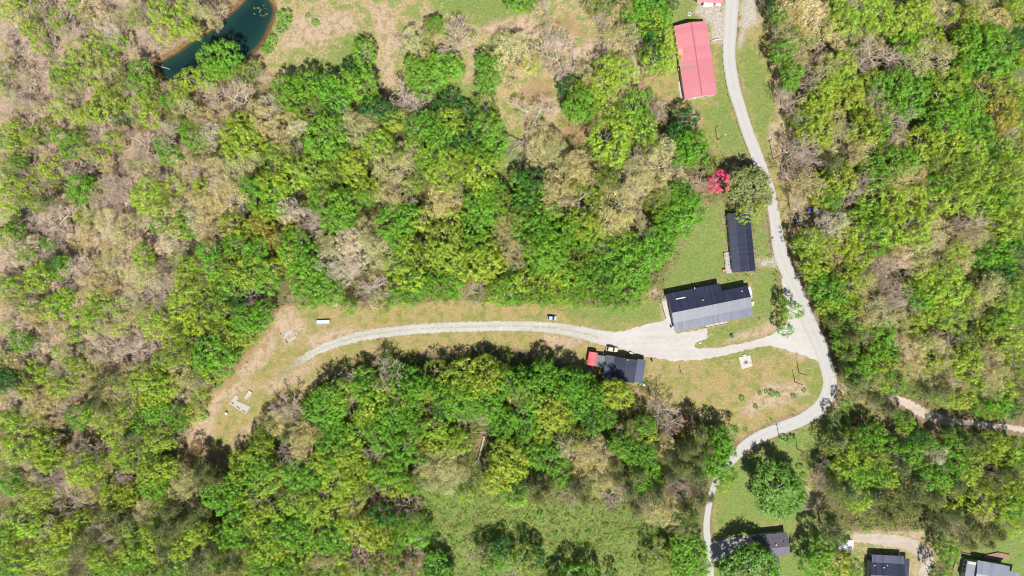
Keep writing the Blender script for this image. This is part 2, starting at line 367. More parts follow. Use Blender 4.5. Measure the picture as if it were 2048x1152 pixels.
c = t.mix(msk('meadow', 0.5, 0.12), c, mead)
dry = two((164,146,88), (190,166,112), n_sm); dry = t.mix(t.mapr(n_mid, 0.44, 0.60), dry, two((132,142,64), (164,156,86), n_mid2)); dry = t.mix(t.mapr(n_mid2, 0.58, 0.7), dry, lin((196,160,122)))
c = t.mix(msk('dry', 0.35, 0.06), c, dry)
lawn = two((112,140,58), (140,158,74), n_sm); lawn = t.mix(t.mapr(n_mid2, 0.5, 0.66), lawn, two((96,140,50), (150,156,84), n_mid))
c = t.mix(msk('lawn', 1.3, 0.22), c, lawn)
dirt = two((200,166,138), (214,188,164), n_sm); dirt = t.mix(t.mapr(n_mid2, 0.45, 0.62), dirt, two((176,148,112), (150,142,92), n_mid))
c = t.mix(t.math('MULTIPLY', msk('dirt', 0.8, 0.2), 0.85), c, dirt)
c = t.mix(t.math('MULTIPLY', msk('clay', 1.2, 0.3), 0.6), c, two((186,142,108), (164,128,92), n_sm))
c = t.mix(msk('gravel', 1.0, 0.25), c, two((206,198,188), (180,168,152), n_sm, 0.42, 0.6))
bk = t.attr('m_bank').outputs['Fac']; bkn = t.math('ADD', bk, t.math('MULTIPLY', t.math('SUBTRACT', n_mid2, 0.5), 2.0))
c = t.mix(t.mapr(bkn, -2.1, -1.3), c, two((146,112,66), (112,80,48), n_sm))
mp = t.n('ShaderNodeMapping'); t.l(co, mp.inputs['Vector']); mp.inputs['Rotation'].default_value = (0, 0, 0.5); mp.inputs['Scale'].default_value = (0.5, 2.2, 1)
stk = t.noise(1.0, 4, 0.7, mp.outputs[0], 0.8)
c = t.mix(t.math('MULTIPLY', t.mapr(stk, 0.52, 0.66), 0.35), c, t.mix(0.6, c, (0.60, 0.52, 0.36)))
c = t.mix(t.math('MULTIPLY', t.mapr(n_fine, 0.4, 0.6), 0.5), c, t.mix(0.5, c, (0.12, 0.11, 0.05)), 'MIX')
hue = t.n('ShaderNodeHueSaturation'); hue.inputs['Value'].default_value = 0.62; hue.inputs['Saturation'].default_value = 0.93
t.l(c, hue.inputs['Color'])
hgt = t.math('ADD', n_sm, t.math('MULTIPLY', n_fine, 0.5))
me.materials.append(t.bsdf(hue.outputs[0], 0.95, 0.1, bump=hgt, bstr=0.8, bdist=0.35))

# ------------------------------------------------------------------ roads and lanes as draped strips
def smooth_path(path, step=1.0):
    P3 = [np.array([*P(p[0], p[1])[:2], p[2] * S]) for p in path]; out = []
    P3 = [2 * P3[0] - P3[1]] + P3 + [2 * P3[-1] - P3[-2]]
    for i in range(1, len(P3) - 2):
        a, b, c_, d = P3[i - 1:i + 3]; L = np.linalg.norm((c_ - b)[:2]); n = max(1, int(L / step))
        for k in range(n):
            u = k / n; out.append(0.5 * ((2 * b) + (-a + c_) * u + (2 * a - 5 * b + 4 * c_ - d) * u * u + (-a + 3 * b - 3 * c_ + d) * u ** 3))
    out.append(P3[-2]); return np.array(out)
def strip(name, path, z, mat, jitter=0.0, step=1.0, seed=1, ncol=7):
    c_ = smooth_path(path, step); rg = np.random.RandomState(seed)
    d = np.gradient(c_[:, :2], axis=0); d /= np.linalg.norm(d, axis=1)[:, None]; nrm = np.stack([-d[:, 1], d[:, 0]], 1)
    n = len(c_); vs = []; us = []
    jl, jr = rg.uniform(-1, 1, n) * jitter, rg.uniform(-1, 1, n) * jitter
    for j in range(ncol):
        u = j / (ncol - 1) * 2 - 1
        w = c_[:, 2] / 2 * u + np.where(u > 0, jl * abs(u) ** 3, -jr * abs(u) ** 3)
        xy = c_[:, :2] + nrm * w[:, None]
        zz = np.array([ground_z(x, y) for x, y in xy]) + z
        vs.append(np.concatenate([xy, zz[:, None]], 1)); us.append(np.full(n, u))
    V = np.stack(vs, 1).reshape(-1, 3); U = np.stack(us, 1).ravel()
    ii = np.arange(n * ncol).reshape(n, ncol)
    fc = np.stack([ii[:-1, 1:], ii[:-1, :-1], ii[1:, :-1], ii[1:, 1:]], -1).reshape(-1, 4)
    m_ = mesh_np(name, V, 4, faces=fc[:, ::-1] if False else fc)
    a = m_.attributes.new('across', 'FLOAT', 'POINT'); a.data.foreach_set('value', U.astype(np.float32))
    nn = m_.polygons[0].normal.z
    if nn < 0: m_.flip_normals()
    m_.materials.append(mat); o = bpy.data.objects.new(name, m_); COL.objects.link(o); return struct(o)

t = NT('worn_asphalt'); co = t.coord(); f = t.noise(0.35, 5, 0.65, co); g = t.noise(4, 3, 0.7, co); au = t.attr('across').outputs['Fac']
c = t.mix(t.mapr(f, 0.35, 0.65), (0.245, 0.235, 0.222), (0.315, 0.304, 0.29))
trk = t.mapr(t.math('ABSOLUTE', t.math('SUBTRACT', t.math('ABSOLUTE', au), 0.45)), 0.0, 0.28)
c = t.mix(t.math('MULTIPLY', trk, 0.35), (0.33, 0.322, 0.31), c)
edge = t.mapr(t.math('ADD', t.math('ABSOLUTE', au), t.math('MULTIPLY', t.math('SUBTRACT', f, 0.5), 0.35)), 0.88, 1.0)
c = t.mix(t.math('MULTIPLY', edge, 0.6), c, (0.238, 0.198, 0.152))
vor = t.n('ShaderNodeTexVoronoi', feature='DISTANCE_TO_EDGE'); vor.inputs['Scale'].default_value = 0.16; t.l(co, vor.inputs['Vector'])
crk = t.math('MULTIPLY', t.mapr(vor.outputs['Distance'], 0.0, 0.012, 1.0, 0.0), t.mapr(f, 0.45, 0.6))
c = t.mix(t.math('MULTIPLY', crk, 0.35), c, (0.165, 0.158, 0.152))
c = t.mix(t.math('MULTIPLY', g, 0.12), c, (0.198, 0.191, 0.178))
asphalt = t.bsdf(c, 0.85, 0.25, bump=g, bstr=0.15, bdist=0.01)

def gravel_mat(name, c1, c2, grass, tuft=0.0, edgew=0.8):
    t = NT(name); co = t.coord(); f = t.noise(0.5, 5, 0.7, co); g = t.noise(3.5, 4, 0.8, co); au = t.attr('across').outputs['Fac']
    h = t.noise(1.5, 4, 0.75, co)
    mp = t.n('ShaderNodeMapping'); t.l(co, mp.inputs['Vector']); mp.inputs['Rotation'].default_value = (0, 0, 0.12); mp.inputs['Scale'].default_value = (0.05, 0.55, 1)
    sm = t.noise(1.0, 4, 0.6, mp.outputs[0]); lg = t.noise(0.07, 3, 0.5, co)
    c = t.mix(t.mapr(t.math('ADD', t.math('MULTIPLY', f, 0.35), t.math('MULTIPLY', t.math('ADD', sm, lg), 0.33)), 0.40, 0.64), c1, c2)
    c = t.mix(t.math('MULTIPLY', t.mapr(g, 0.5, 0.75), 0.3), c, tuple(v * 0.6 for v in c2))
    if tuft:
        cen = t.mapr(t.math('ABSOLUTE', au), 0.10, 0.30, 1.0, 0.0)
        c = t.mix(t.math('MULTIPLY', t.math('MULTIPLY', cen, t.mapr(h, 0.46, 0.60)), tuft), c, grass)
    sx = t.n('ShaderNodeSeparateXYZ'); t.l(co, sx.inputs[0]); wf = t.mapr(sx.outputs['X'], -97, -66, 0.42, 0.0)
    if tuft: c = t.mix(t.mapr(t.math('ADD', h, wf), 0.62, 0.95), c, grass)
    ed = t.mapr(t.math('ADD', t.math('ABSOLUTE', au), t.math('MULTIPLY', t.math('SUBTRACT', h, 0.5), 0.9)), edgew, edgew + 0.25)
    c = t.mix(ed, c, grass)
    return t.bsdf(c, 0.9, 0.15, bump=g, bstr=0.5, bdist=0.04)
grass_c = (0.172, 0.152, 0.066)
strip('road', ROAD, 0.05, asphalt, 0.06)
strip('gravel_lane', LANE, 0.018, gravel_mat('lane_gravel', (0.35, 0.34, 0.32), (0.28, 0.265, 0.23), grass_c, 0.8, 0.85), 0.35, 0.5, 3)
strip('gravel_drive', DRIVE, 0.03, gravel_mat('drive_gravel', (0.34, 0.30, 0.26), (0.28, 0.235, 0.195), (0.198, 0.165, 0.099), 0.25, 0.8), 0.5, 0.5, 5)
strip('dirt_track', TRACK, 0.05, gravel_mat('track_dirt', (0.37, 0.31, 0.265), (0.30, 0.245, 0.20), (0.16, 0.145, 0.075), 0.3, 0.75), 0.6, 0.5, 6)
# parking lot: one clean fan of triangles inside a wobbly outline
def flat_sheet(name, poly, z, mat, jit=0.3, step=0.8, seed=2):
    w = W(poly); rg = random.Random(seed); pts = []
    for i in range(len(w)):
        a, b = Vector(w[i]), Vector(w[(i + 1) % len(w)]); n = max(1, int((b - a).length / step))
        for k in range(n):
            p = a.lerp(b, k / n); pts.append((p.x + rg.uniform(-jit, jit), p.y + rg.uniform(-jit, jit)))
    from mathutils.geometry import tessellate_polygon
    V3 = [Vector((x, y, z)) for x, y in pts]; tri = tessellate_polygon([V3])
    m_ = bpy.data.meshes.new(name); m_.from_pydata([tuple(v) for v in V3], [], [tuple(x) for x in tri]); m_.update()
    if sum(p.normal.z for p in m_.polygons) < 0: m_.flip_normals()
    m_.materials.append(mat); o = bpy.data.objects.new(name, m_); COL.objects.link(o); return o
struct(flat_sheet('gravel_parking', LOT, 0.032, gravel_mat('lot_gravel', (0.36, 0.35, 0.335), (0.32, 0.285, 0.265), grass_c, 0, 5)))
struct(flat_sheet('paved_driveway', [(1421,1083),(1460,1077),(1503,1069),(1512,1112),(1450,1117),(1424,1122)], 0.06, simple('old_concrete', (0.264, 0.247, 0.238), (0.218, 0.205, 0.198), 0.6, 0.85), 0.04))
# pond water
t = NT('pond_water'); co = t.coord(); f = t.noise(0.05, 3, 0.5, co); g = t.noise(2.0, 3, 0.6, co); at = t.attr('deep').outputs['Fac']
c = t.mix(t.mapr(f, 0.35, 0.65), (0.0045, 0.0225, 0.0205), (0.0055, 0.0190, 0.0190))
c = t.mix(t.mapr(at, 0.3, 5.0, 1, 0), c, (0.0104, 0.0316, 0.0260)); c = t.mix(t.mapr(at, 0.0, 0.9, 1, 0), c, (0.0600, 0.0480, 0.0270))
wm = t.bsdf(c, 0.12, 0.3, bump=g, bstr=0.03, bdist=0.05)
pw = P(400, 60); xs = np.arange(-146, -92, 0.8); ys = np.arange(78, 124, 0.8)
PX, PY = np.meshgrid(xs, ys); fd = field(PX, PY, [POND]); ok = fd > -2.5
ii = np.arange(PX.size).reshape(PX.shape); q = np.stack([ii[:-1, :-1], ii[:-1, 1:], ii[1:, 1:], ii[1:, :-1]], -1).reshape(-1, 4)
q = q[ok.ravel()[q].all(1)]
wme = mesh_np('pond_water', np.stack([PX, PY, np.full(PX.shape, WATER_Z)], -1).reshape(-1, 3), 4, faces=q)
a = wme.attributes.new('deep', 'FLOAT', 'POINT'); a.data.foreach_set('value', fd.astype(np.float32).ravel())
wme.materials.append(wm); wo_ = bpy.data.objects.new('pond_water', wme); COL.objects.link(wo_); struct(wo_)
# ------------------------------------------------------------------ trees
H0, R0 = 10.0, 4.0       # the size every tree mesh is modelled at
def leaf_mesh(name, C, N, size, tint, mat, rg, lobes=None):
    """kite-shaped leaf sprays: centres C, normals N, half-sizes"""
    n = len(C); N = N / np.linalg.norm(N, axis=1)[:, None]
    T = np.cross(N, rg.normal(size=(n, 3))); T /= np.linalg.norm(T, axis=1)[:, None]; B = np.cross(N, T)
    s = size[:, None]; a = rg.uniform(0.75, 1.25, (n, 1)); b = rg.uniform(0.5, 0.9, (n, 1))
    v = np.stack([C - T * s * a, C - B * s * b + T * s * .15, C + T * s * a * 0.9 + N * s * 0.2, C + B * s * b + T * s * .1], 1).reshape(-1, 3)
    me = mesh_np(name, v, 4, tint=tint); me.materials.append(mat); return me
def seg_mesh(name, segs, mat, sides=3):
    vs = []; fs = []; A = np.array([s[0] for s in segs]); B = np.array([s[1] for s in segs]); ra = np.array([s[2] for s in segs]); rb = np.array([s[3] for s in segs])
    D = B - A; D /= np.linalg.norm(D, axis=1)[:, None] + 1e-9
    ref = np.where(np.abs(D[:, 2:3]) > 0.9, np.array([[1., 0, 0]]), np.array([[0, 0, 1.]]))
    X = np.cross(D, ref); X /= np.linalg.norm(X, axis=1)[:, None]; Y = np.cross(D, X); k = sides
    ring = []
    for P_, r in ((A, ra), (B, rb)):
        for i in range(k):
            an = 2 * math.pi * i / k; ring.append(P_ + X * (r * math.cos(an))[:, None] + Y * (r * math.sin(an))[:, None])
    V = np.stack(ring, 1).reshape(-1, 3); n = len(segs); base = np.arange(n)[:, None] * 2 * k
    q = np.stack([np.stack([base[:, 0] + i, base[:, 0] + (i + 1) % k, base[:, 0] + k + (i + 1) % k, base[:, 0] + k + i], 1) for i in range(k)], 1).reshape(-1, 4)
    me = mesh_np(name, V, 4, faces=q); me.materials.append(mat); return me
def grow(rg, h=H0, R=R0, levels=4, trunk=0.45, kids=(6, 4, 4, 3), spread=1.0, r0=0.17, lean=0.04):
    """returns limb segments and fine segments and tip points inside a dome of radius R and height h"""
    limbs, fine, tips = [], [], []
    def clampd(p):
        q = np.array([p[0] / R, p[1] / R, (p[2] - h * trunk) / (h * (1 - trunk))]); m = math.hypot(math.hypot(q[0], q[1]), max(q[2], 0))
        return m
    def go(p, d, L, r, lev):
        n = 3 if lev < 2 else 2; r1 = r * (0.6 if lev else 0.75)
        for i in range(n):
            d = d + rg.normal(size=3) * (0.10 if lev == 0 else 0.20); d[2] += 0.05; d /= np.linalg.norm(d)
            q = p + d * L / n; ra = r + (r1 - r) * i / n; rb = r + (r1 - r) * (i + 1) / n
            if clampd(q) > 1.08 and lev > 0: q = p + d * L / n * 0.5
            (limbs if lev <= 1 else fine).append((p, q, ra, rb)); p = q
            if lev > 0 and lev < levels and i < n - 1:
                side(p, d, L, rb, lev, 1)
        if lev < levels: side(p, d, L, r1, lev, kids[min(lev, len(kids) - 1)])
        else: tips.append(p)
    def side(p, d, L, r, lev, m):
        a0 = rg.uniform(0, 6.28); ref = np.cross(d, [0.3, 0.2, 1.0]); ref /= np.linalg.norm(ref) + 1e-9; rf2 = np.cross(d, ref)
        for j in range(m):
            a = a0 + 6.283 * j / m + rg.uniform(-.4, .4); sp = rg.uniform(0.45, 0.95) * spread
            nd = d * math.cos(sp) + (ref * math.cos(a) + rf2 * math.sin(a)) * math.sin(sp); nd[2] = max(nd[2], -0.1)
            nd /= np.linalg.norm(nd); go(p, nd, L * rg.uniform(0.55, 0.75), r * 0.62, lev + 1)
    d0 = np.array([rg.normal() * lean, rg.normal() * lean, 1.0])
    p = np.zeros(3); p[2] = -0.5; L0 = h * trunk + .5
    for i in range(3):
        q = p + d0 / np.linalg.norm(d0) * L0 / 3; limbs.append((p, q, r0 * (1.25 - .15 * i), r0 * (1.1 - .15 * i))); p = q
    a0 = rg.uniform(0, 6.28); m = kids[0]
    for j in range(m):
        a = a0 + 6.283 * j / m; up = rg.uniform(0.5, 1.1) if j else 2.5
        nd = np.array([math.cos(a), math.sin(a), up]); nd /= np.linalg.norm(nd)
        go(p - np.array([0, 0, rg.uniform(0, 1.2)]), nd, R * rg.uniform(0.62, 0.8), r0 * 0.55, 1)
    return limbs, fine, np.array(tips)

t = NT('leaf'); ob = t.n('ShaderNodeObjectInfo'); ti = t.attr('tint').outputs['Fac']; co = t.coord()
cc = t.mix(1.0, ob.outputs['Color'], t.n('ShaderNodeCombineColor').outputs[0], 'MIX')
hs = t.n('ShaderNodeHueSaturation'); t.l(ob.outputs['Color'], hs.inputs['Color'])
t.l(t.mapr(ti, 0, 1, 0.484, 0.508, False), hs.inputs['Hue']); t.l(t.mapr(ti, 0, 1, 0.62, 1.42, False), hs.inputs['Value'])
hs.inputs['Saturation'].default_value = 1.0
df = t.n('ShaderNodeBsdfDiffuse'); tr = t.n('ShaderNodeBsdfTranslucent'); gl = t.n('ShaderNodeBsdfGlossy'); gl.inputs['Roughness'].default_value = 0.45
t.l(hs.outputs[0], df.inputs[0]); t.l(t.mix(1.0, hs.outputs[0], (1.0, 1.0, 0.6), 'MULTIPLY'), tr.inputs[0])
m1 = t.n('ShaderNodeMixShader'); m1.inputs[0].default_value = 0.30; t.l(df.outputs[0], m1.inputs[1]); t.l(tr.outputs[0], m1.inputs[2])
m2 = t.n('ShaderNodeMixShader'); m2.inputs[0].default_value = 0.03; t.l(m1.outputs[0], m2.inputs[1]); t.l(gl.outputs[0], m2.inputs[2])
t.l(m2.outputs[0], t.out.inputs['Surface']); LEAF = t.m
t = NT('twig'); ob = t.n('ShaderNodeObjectInfo'); TWIG = t.bsdf(ob.outputs['Color'], 0.9, 0.1)
t = NT('bark'); co = t.coord(); f = t.noise(3, 4, 0.6, co); ob = t.n('ShaderNodeObjectInfo')
BARK = t.bsdf(t.mix(t.mapr(f, .3, .7), (0.27, 0.235, 0.20), (0.42, 0.38, 0.33)), 0.95, 0.1, bump=f, bstr=0.5)

def dense_crown(seed, nleaf=4200, leaf=0.15, lobes=46, open_=0.0, flat=1.0, tuft=.19):
    rg = np.random.RandomState(seed); h, R = H0, R0; cz, rz = h * 0.66, h * 0.34 * flat
    k1, k2, ph1, ph2 = rg.uniform(.05, .14), rg.uniform(.04, .1), rg.uniform(0, 6.28), rg.uniform(0, 6.28)
    Ls = []
    for i in range(lobes):
        zz = 1 - (i + .5) / lobes * 1.55; th = i * 2.39996 + rg.normal() * .35; rr = math.sqrt(max(0, 1 - zz * zz))
        out = (1 + k1 * math.cos(2 * th + ph1) + k2 * math.cos(3 * th + ph2)) * rg.uniform(0.66, 0.92)
        lr = R * rg.uniform(0.13, 0.25) * (1.15 if zz < .7 else 1)
        Ls.append((rr * math.cos(th) * R * out, rr * math.sin(th) * R * out, cz + zz * rz * rg.uniform(.72, .98), lr, rg.uniform(0, 1)))
    for i in range(5):   # one or two stray lobes give an uneven outline
        th = rg.uniform(0, 6.28); Ls.append((math.cos(th) * R * rg.uniform(.8, 1.0), math.sin(th) * R * rg.uniform(.8, 1.0), cz + rg.uniform(-.3, .4) * rz, R * rg.uniform(.11, .18), rg.uniform(0, 1)))
    Ls = np.array(Ls); w = Ls[:, 3] ** 2; w /= w.sum(); which = rg.choice(len(Ls), nleaf, p=w); L = Ls[which]
    # sprays of leaves gather in tufts on each lobe, with gaps between the tufts
    nt = nleaf // 16; wt = rg.choice(len(Ls), nt, p=w); Lt = Ls[wt]
    ut = rg.normal(size=(nt, 3)); ut /= np.linalg.norm(ut, axis=1)[:, None]
    ow = Lt[:, :3] - np.array([0, 0, cz - 1.0]); ow /= np.linalg.norm(ow, axis=1)[:, None]; ut += ow * .75; ut /= np.linalg.norm(ut, axis=1)[:, None]
    Ct = Lt[:, :3] + ut * (Lt[:, 3] * rg.uniform(.55, 1.3, nt))[:, None]; tt = rg.uniform(0, 1, nt)
    which = rg.randint(0, nt, nleaf); L = Lt[which]; u = ut[which]
    off = rg.normal(size=(nleaf, 3)); C = Ct[which] + off * tuft; ttint = tt[which]
    N = u * .7 + off * .45 + np.array([0, 0, .5]) + rg.normal(size=(nleaf, 3)) * 0.35
    sz = leaf * rg.uniform(.65, 1.35, nleaf); tint = np.clip(0.5 + (L[:, 4] - .5) * .45 + (ttint - .5) * .55 + rg.normal(size=nleaf) * .15, 0, 1)
    if open_: keep = rg.uniform(size=nleaf) > open_; C, N, sz, tint = C[keep], N[keep], sz[keep], tint[keep]
    limbs, fine, _ = grow(np.random.RandomState(seed + 500), levels=2, kids=(5, 3), r0=0.18)
    return leaf_mesh('crown', C, N, sz, tint, LEAF, rg), seg_mesh('trunk', limbs + fine, BARK, 4)
def bud_crown(seed, per=4, leaf=0.11, spread=0.22):
    rg = np.random.RandomState(seed); limbs, fine, tips = grow(rg, levels=4, kids=(6, 3, 3, 2), r0=0.16)
    ends = np.concatenate([tips] + [np.array([s[1] for s in fine[::2]])])
    n = len(ends) * per; C = np.repeat(ends, per, 0) + rg.normal(size=(n, 3)) * spread; N = rg.normal(size=(n, 3)) + np.array([0, 0, .7])
    tint = np.clip(np.repeat(rg.uniform(.2, .8, len(ends)), per) + rg.normal(size=n) * .2, 0, 1)
    return leaf_mesh('crown', C, N, leaf * rg.uniform(.6, 1.3, n), tint, LEAF, rg), seg_mesh('trunk', limbs + fine, BARK, 3)
def bare_crown(seed, r=0.15, kids=(6, 3, 3, 2)):
    rg = np.random.RandomState(seed); limbs, fine, tips = grow(rg, levels=4, kids=kids, r0=r, spread=0.85)
    return seg_mesh('crown', [(a, b, max(c, .032), max(d, .024)) for a, b, c, d in fine], TWIG, 3), seg_mesh('trunk', limbs, TWIG, 5)
def pine_crown(seed, n=3000):
    rg = np.random.RandomState(seed); C = []; N = []; segs = []; T = []
    top = H0 * 1.05; segs.append((np.array([0, 0, -.5]), np.array([0, 0, top * .95]), .17, .03))
    for lv in range(11):
        z = H0 * 0.42 + (top - H0 * .42) * (lv / 11); Rr = R0 * (1 - (lv / 11) ** 1.7) * .92 + .3
        for j in range(6):
            a = rg.uniform(0, 6.28); L = Rr * rg.uniform(.6, 1.1); e = np.array([math.cos(a) * L, math.sin(a) * L, z + L * .22]); b = np.array([0, 0, z]); segs.append((b, e, .05, .015))
            m = int(n / 66); f = rg.uniform(.3, 1.02, m) ** .7; c = b + (e - b) * f[:, None] + rg.normal(size=(m, 3)) * np.array([.42, .42, .20])
            C.append(c); N.append(rg.normal(size=(m, 3)) * .8 + np.array([0, 0, .5])); T.append(np.clip(rg.uniform(.3, .7) + rg.normal(size=m) * .2, 0, 1))
    C = np.concatenate(C); N = np.concatenate(N); T = np.concatenate(T)
    me = leaf_mesh('crown', C, N, 0.15 * rg.uniform(.6, 1.4, len(C)), T, LEAF, rg)
    return me, seg_mesh('trunk', segs, BARK, 4)
VAR = {
 'full': [dense_crown(10 + i, 5600, .125) for i in range(7)],
 'loose': [dense_crown(40 + i, 4600, .108, 44, 0.0) for i in range(6)],
 'big': [dense_crown(60 + i, 22000, .10, 110, tuft=.13) for i in range(3)],
 'bud': [bud_crown(80 + i) for i in range(7)],
 'bare': [bare_crown(110 + i) for i in range(6)],
 'pine': [pine_crown(140 + i) for i in range(4)],
}
# letter: (object name, category, shape, colour in the photograph, how a label calls it, group)
KIND = {
 'g': ('broadleaf_tree', 'broadleaf tree', 'full', (98,146,38), 'bright green leafy tree', 'bright green leafy trees'),
 'y': ('young_leaf_tree', 'yellow-green tree', 'full', (138,158,50), 'yellow green leafy tree', 'yellow green trees'),
 'l': ('spring_tree', 'light green tree', 'loose', (140,168,50), 'light green spring tree', 'light green spring trees'),
 'o': ('open_crown_tree', 'olive green tree', 'loose', (112,132,44), 'dull olive green tree', 'olive green trees'),
 't': ('budding_tree', 'budding tree', 'bud', (186,180,124), 'pale tan budding tree', 'tan budding trees'),
 'w': ('blossoming_tree', 'pale budding tree', 'bud', (204,194,168), 'whitish budding tree', 'whitish budding trees'),
 'b': ('bare_tree', 'bare tree', 'bare', (194,176,162), 'leafless grey brown tree', 'leafless trees'),
 'p': ('pine_tree', 'pine tree', 'pine', (114,124,70), 'soft grey green pine', 'grey green pines'),
 'd': ('shade_tree', 'dark green tree', 'full', (52,100,38), 'dark green leafy tree', 'dark green trees'),
 'D': ('shade_tree', 'dark green tree', 'full', (60,74,40), 'blackish tree put in for a shadow', 'dark green trees'),  # dark crown put where only a tree's shadow falls at the bend
 'm': ('russet_tree', 'russet tree', 'loose', (124,84,66), 'russet brown tree', 'russet brown trees'),
 'r': ('bronze_leaf_tree', 'bronze tree', 'loose', (148,144,58), 'bronze tinted leafy tree', 'bronze tinted trees'),
 'R': ('flowering_tree', 'red tree', 'full', (212,84,112), 'round tree full of pink red blossom', None),
 's': ('bush', 'bush', 'full', (98,150,44), 'small green bush', 'green bushes'),
}
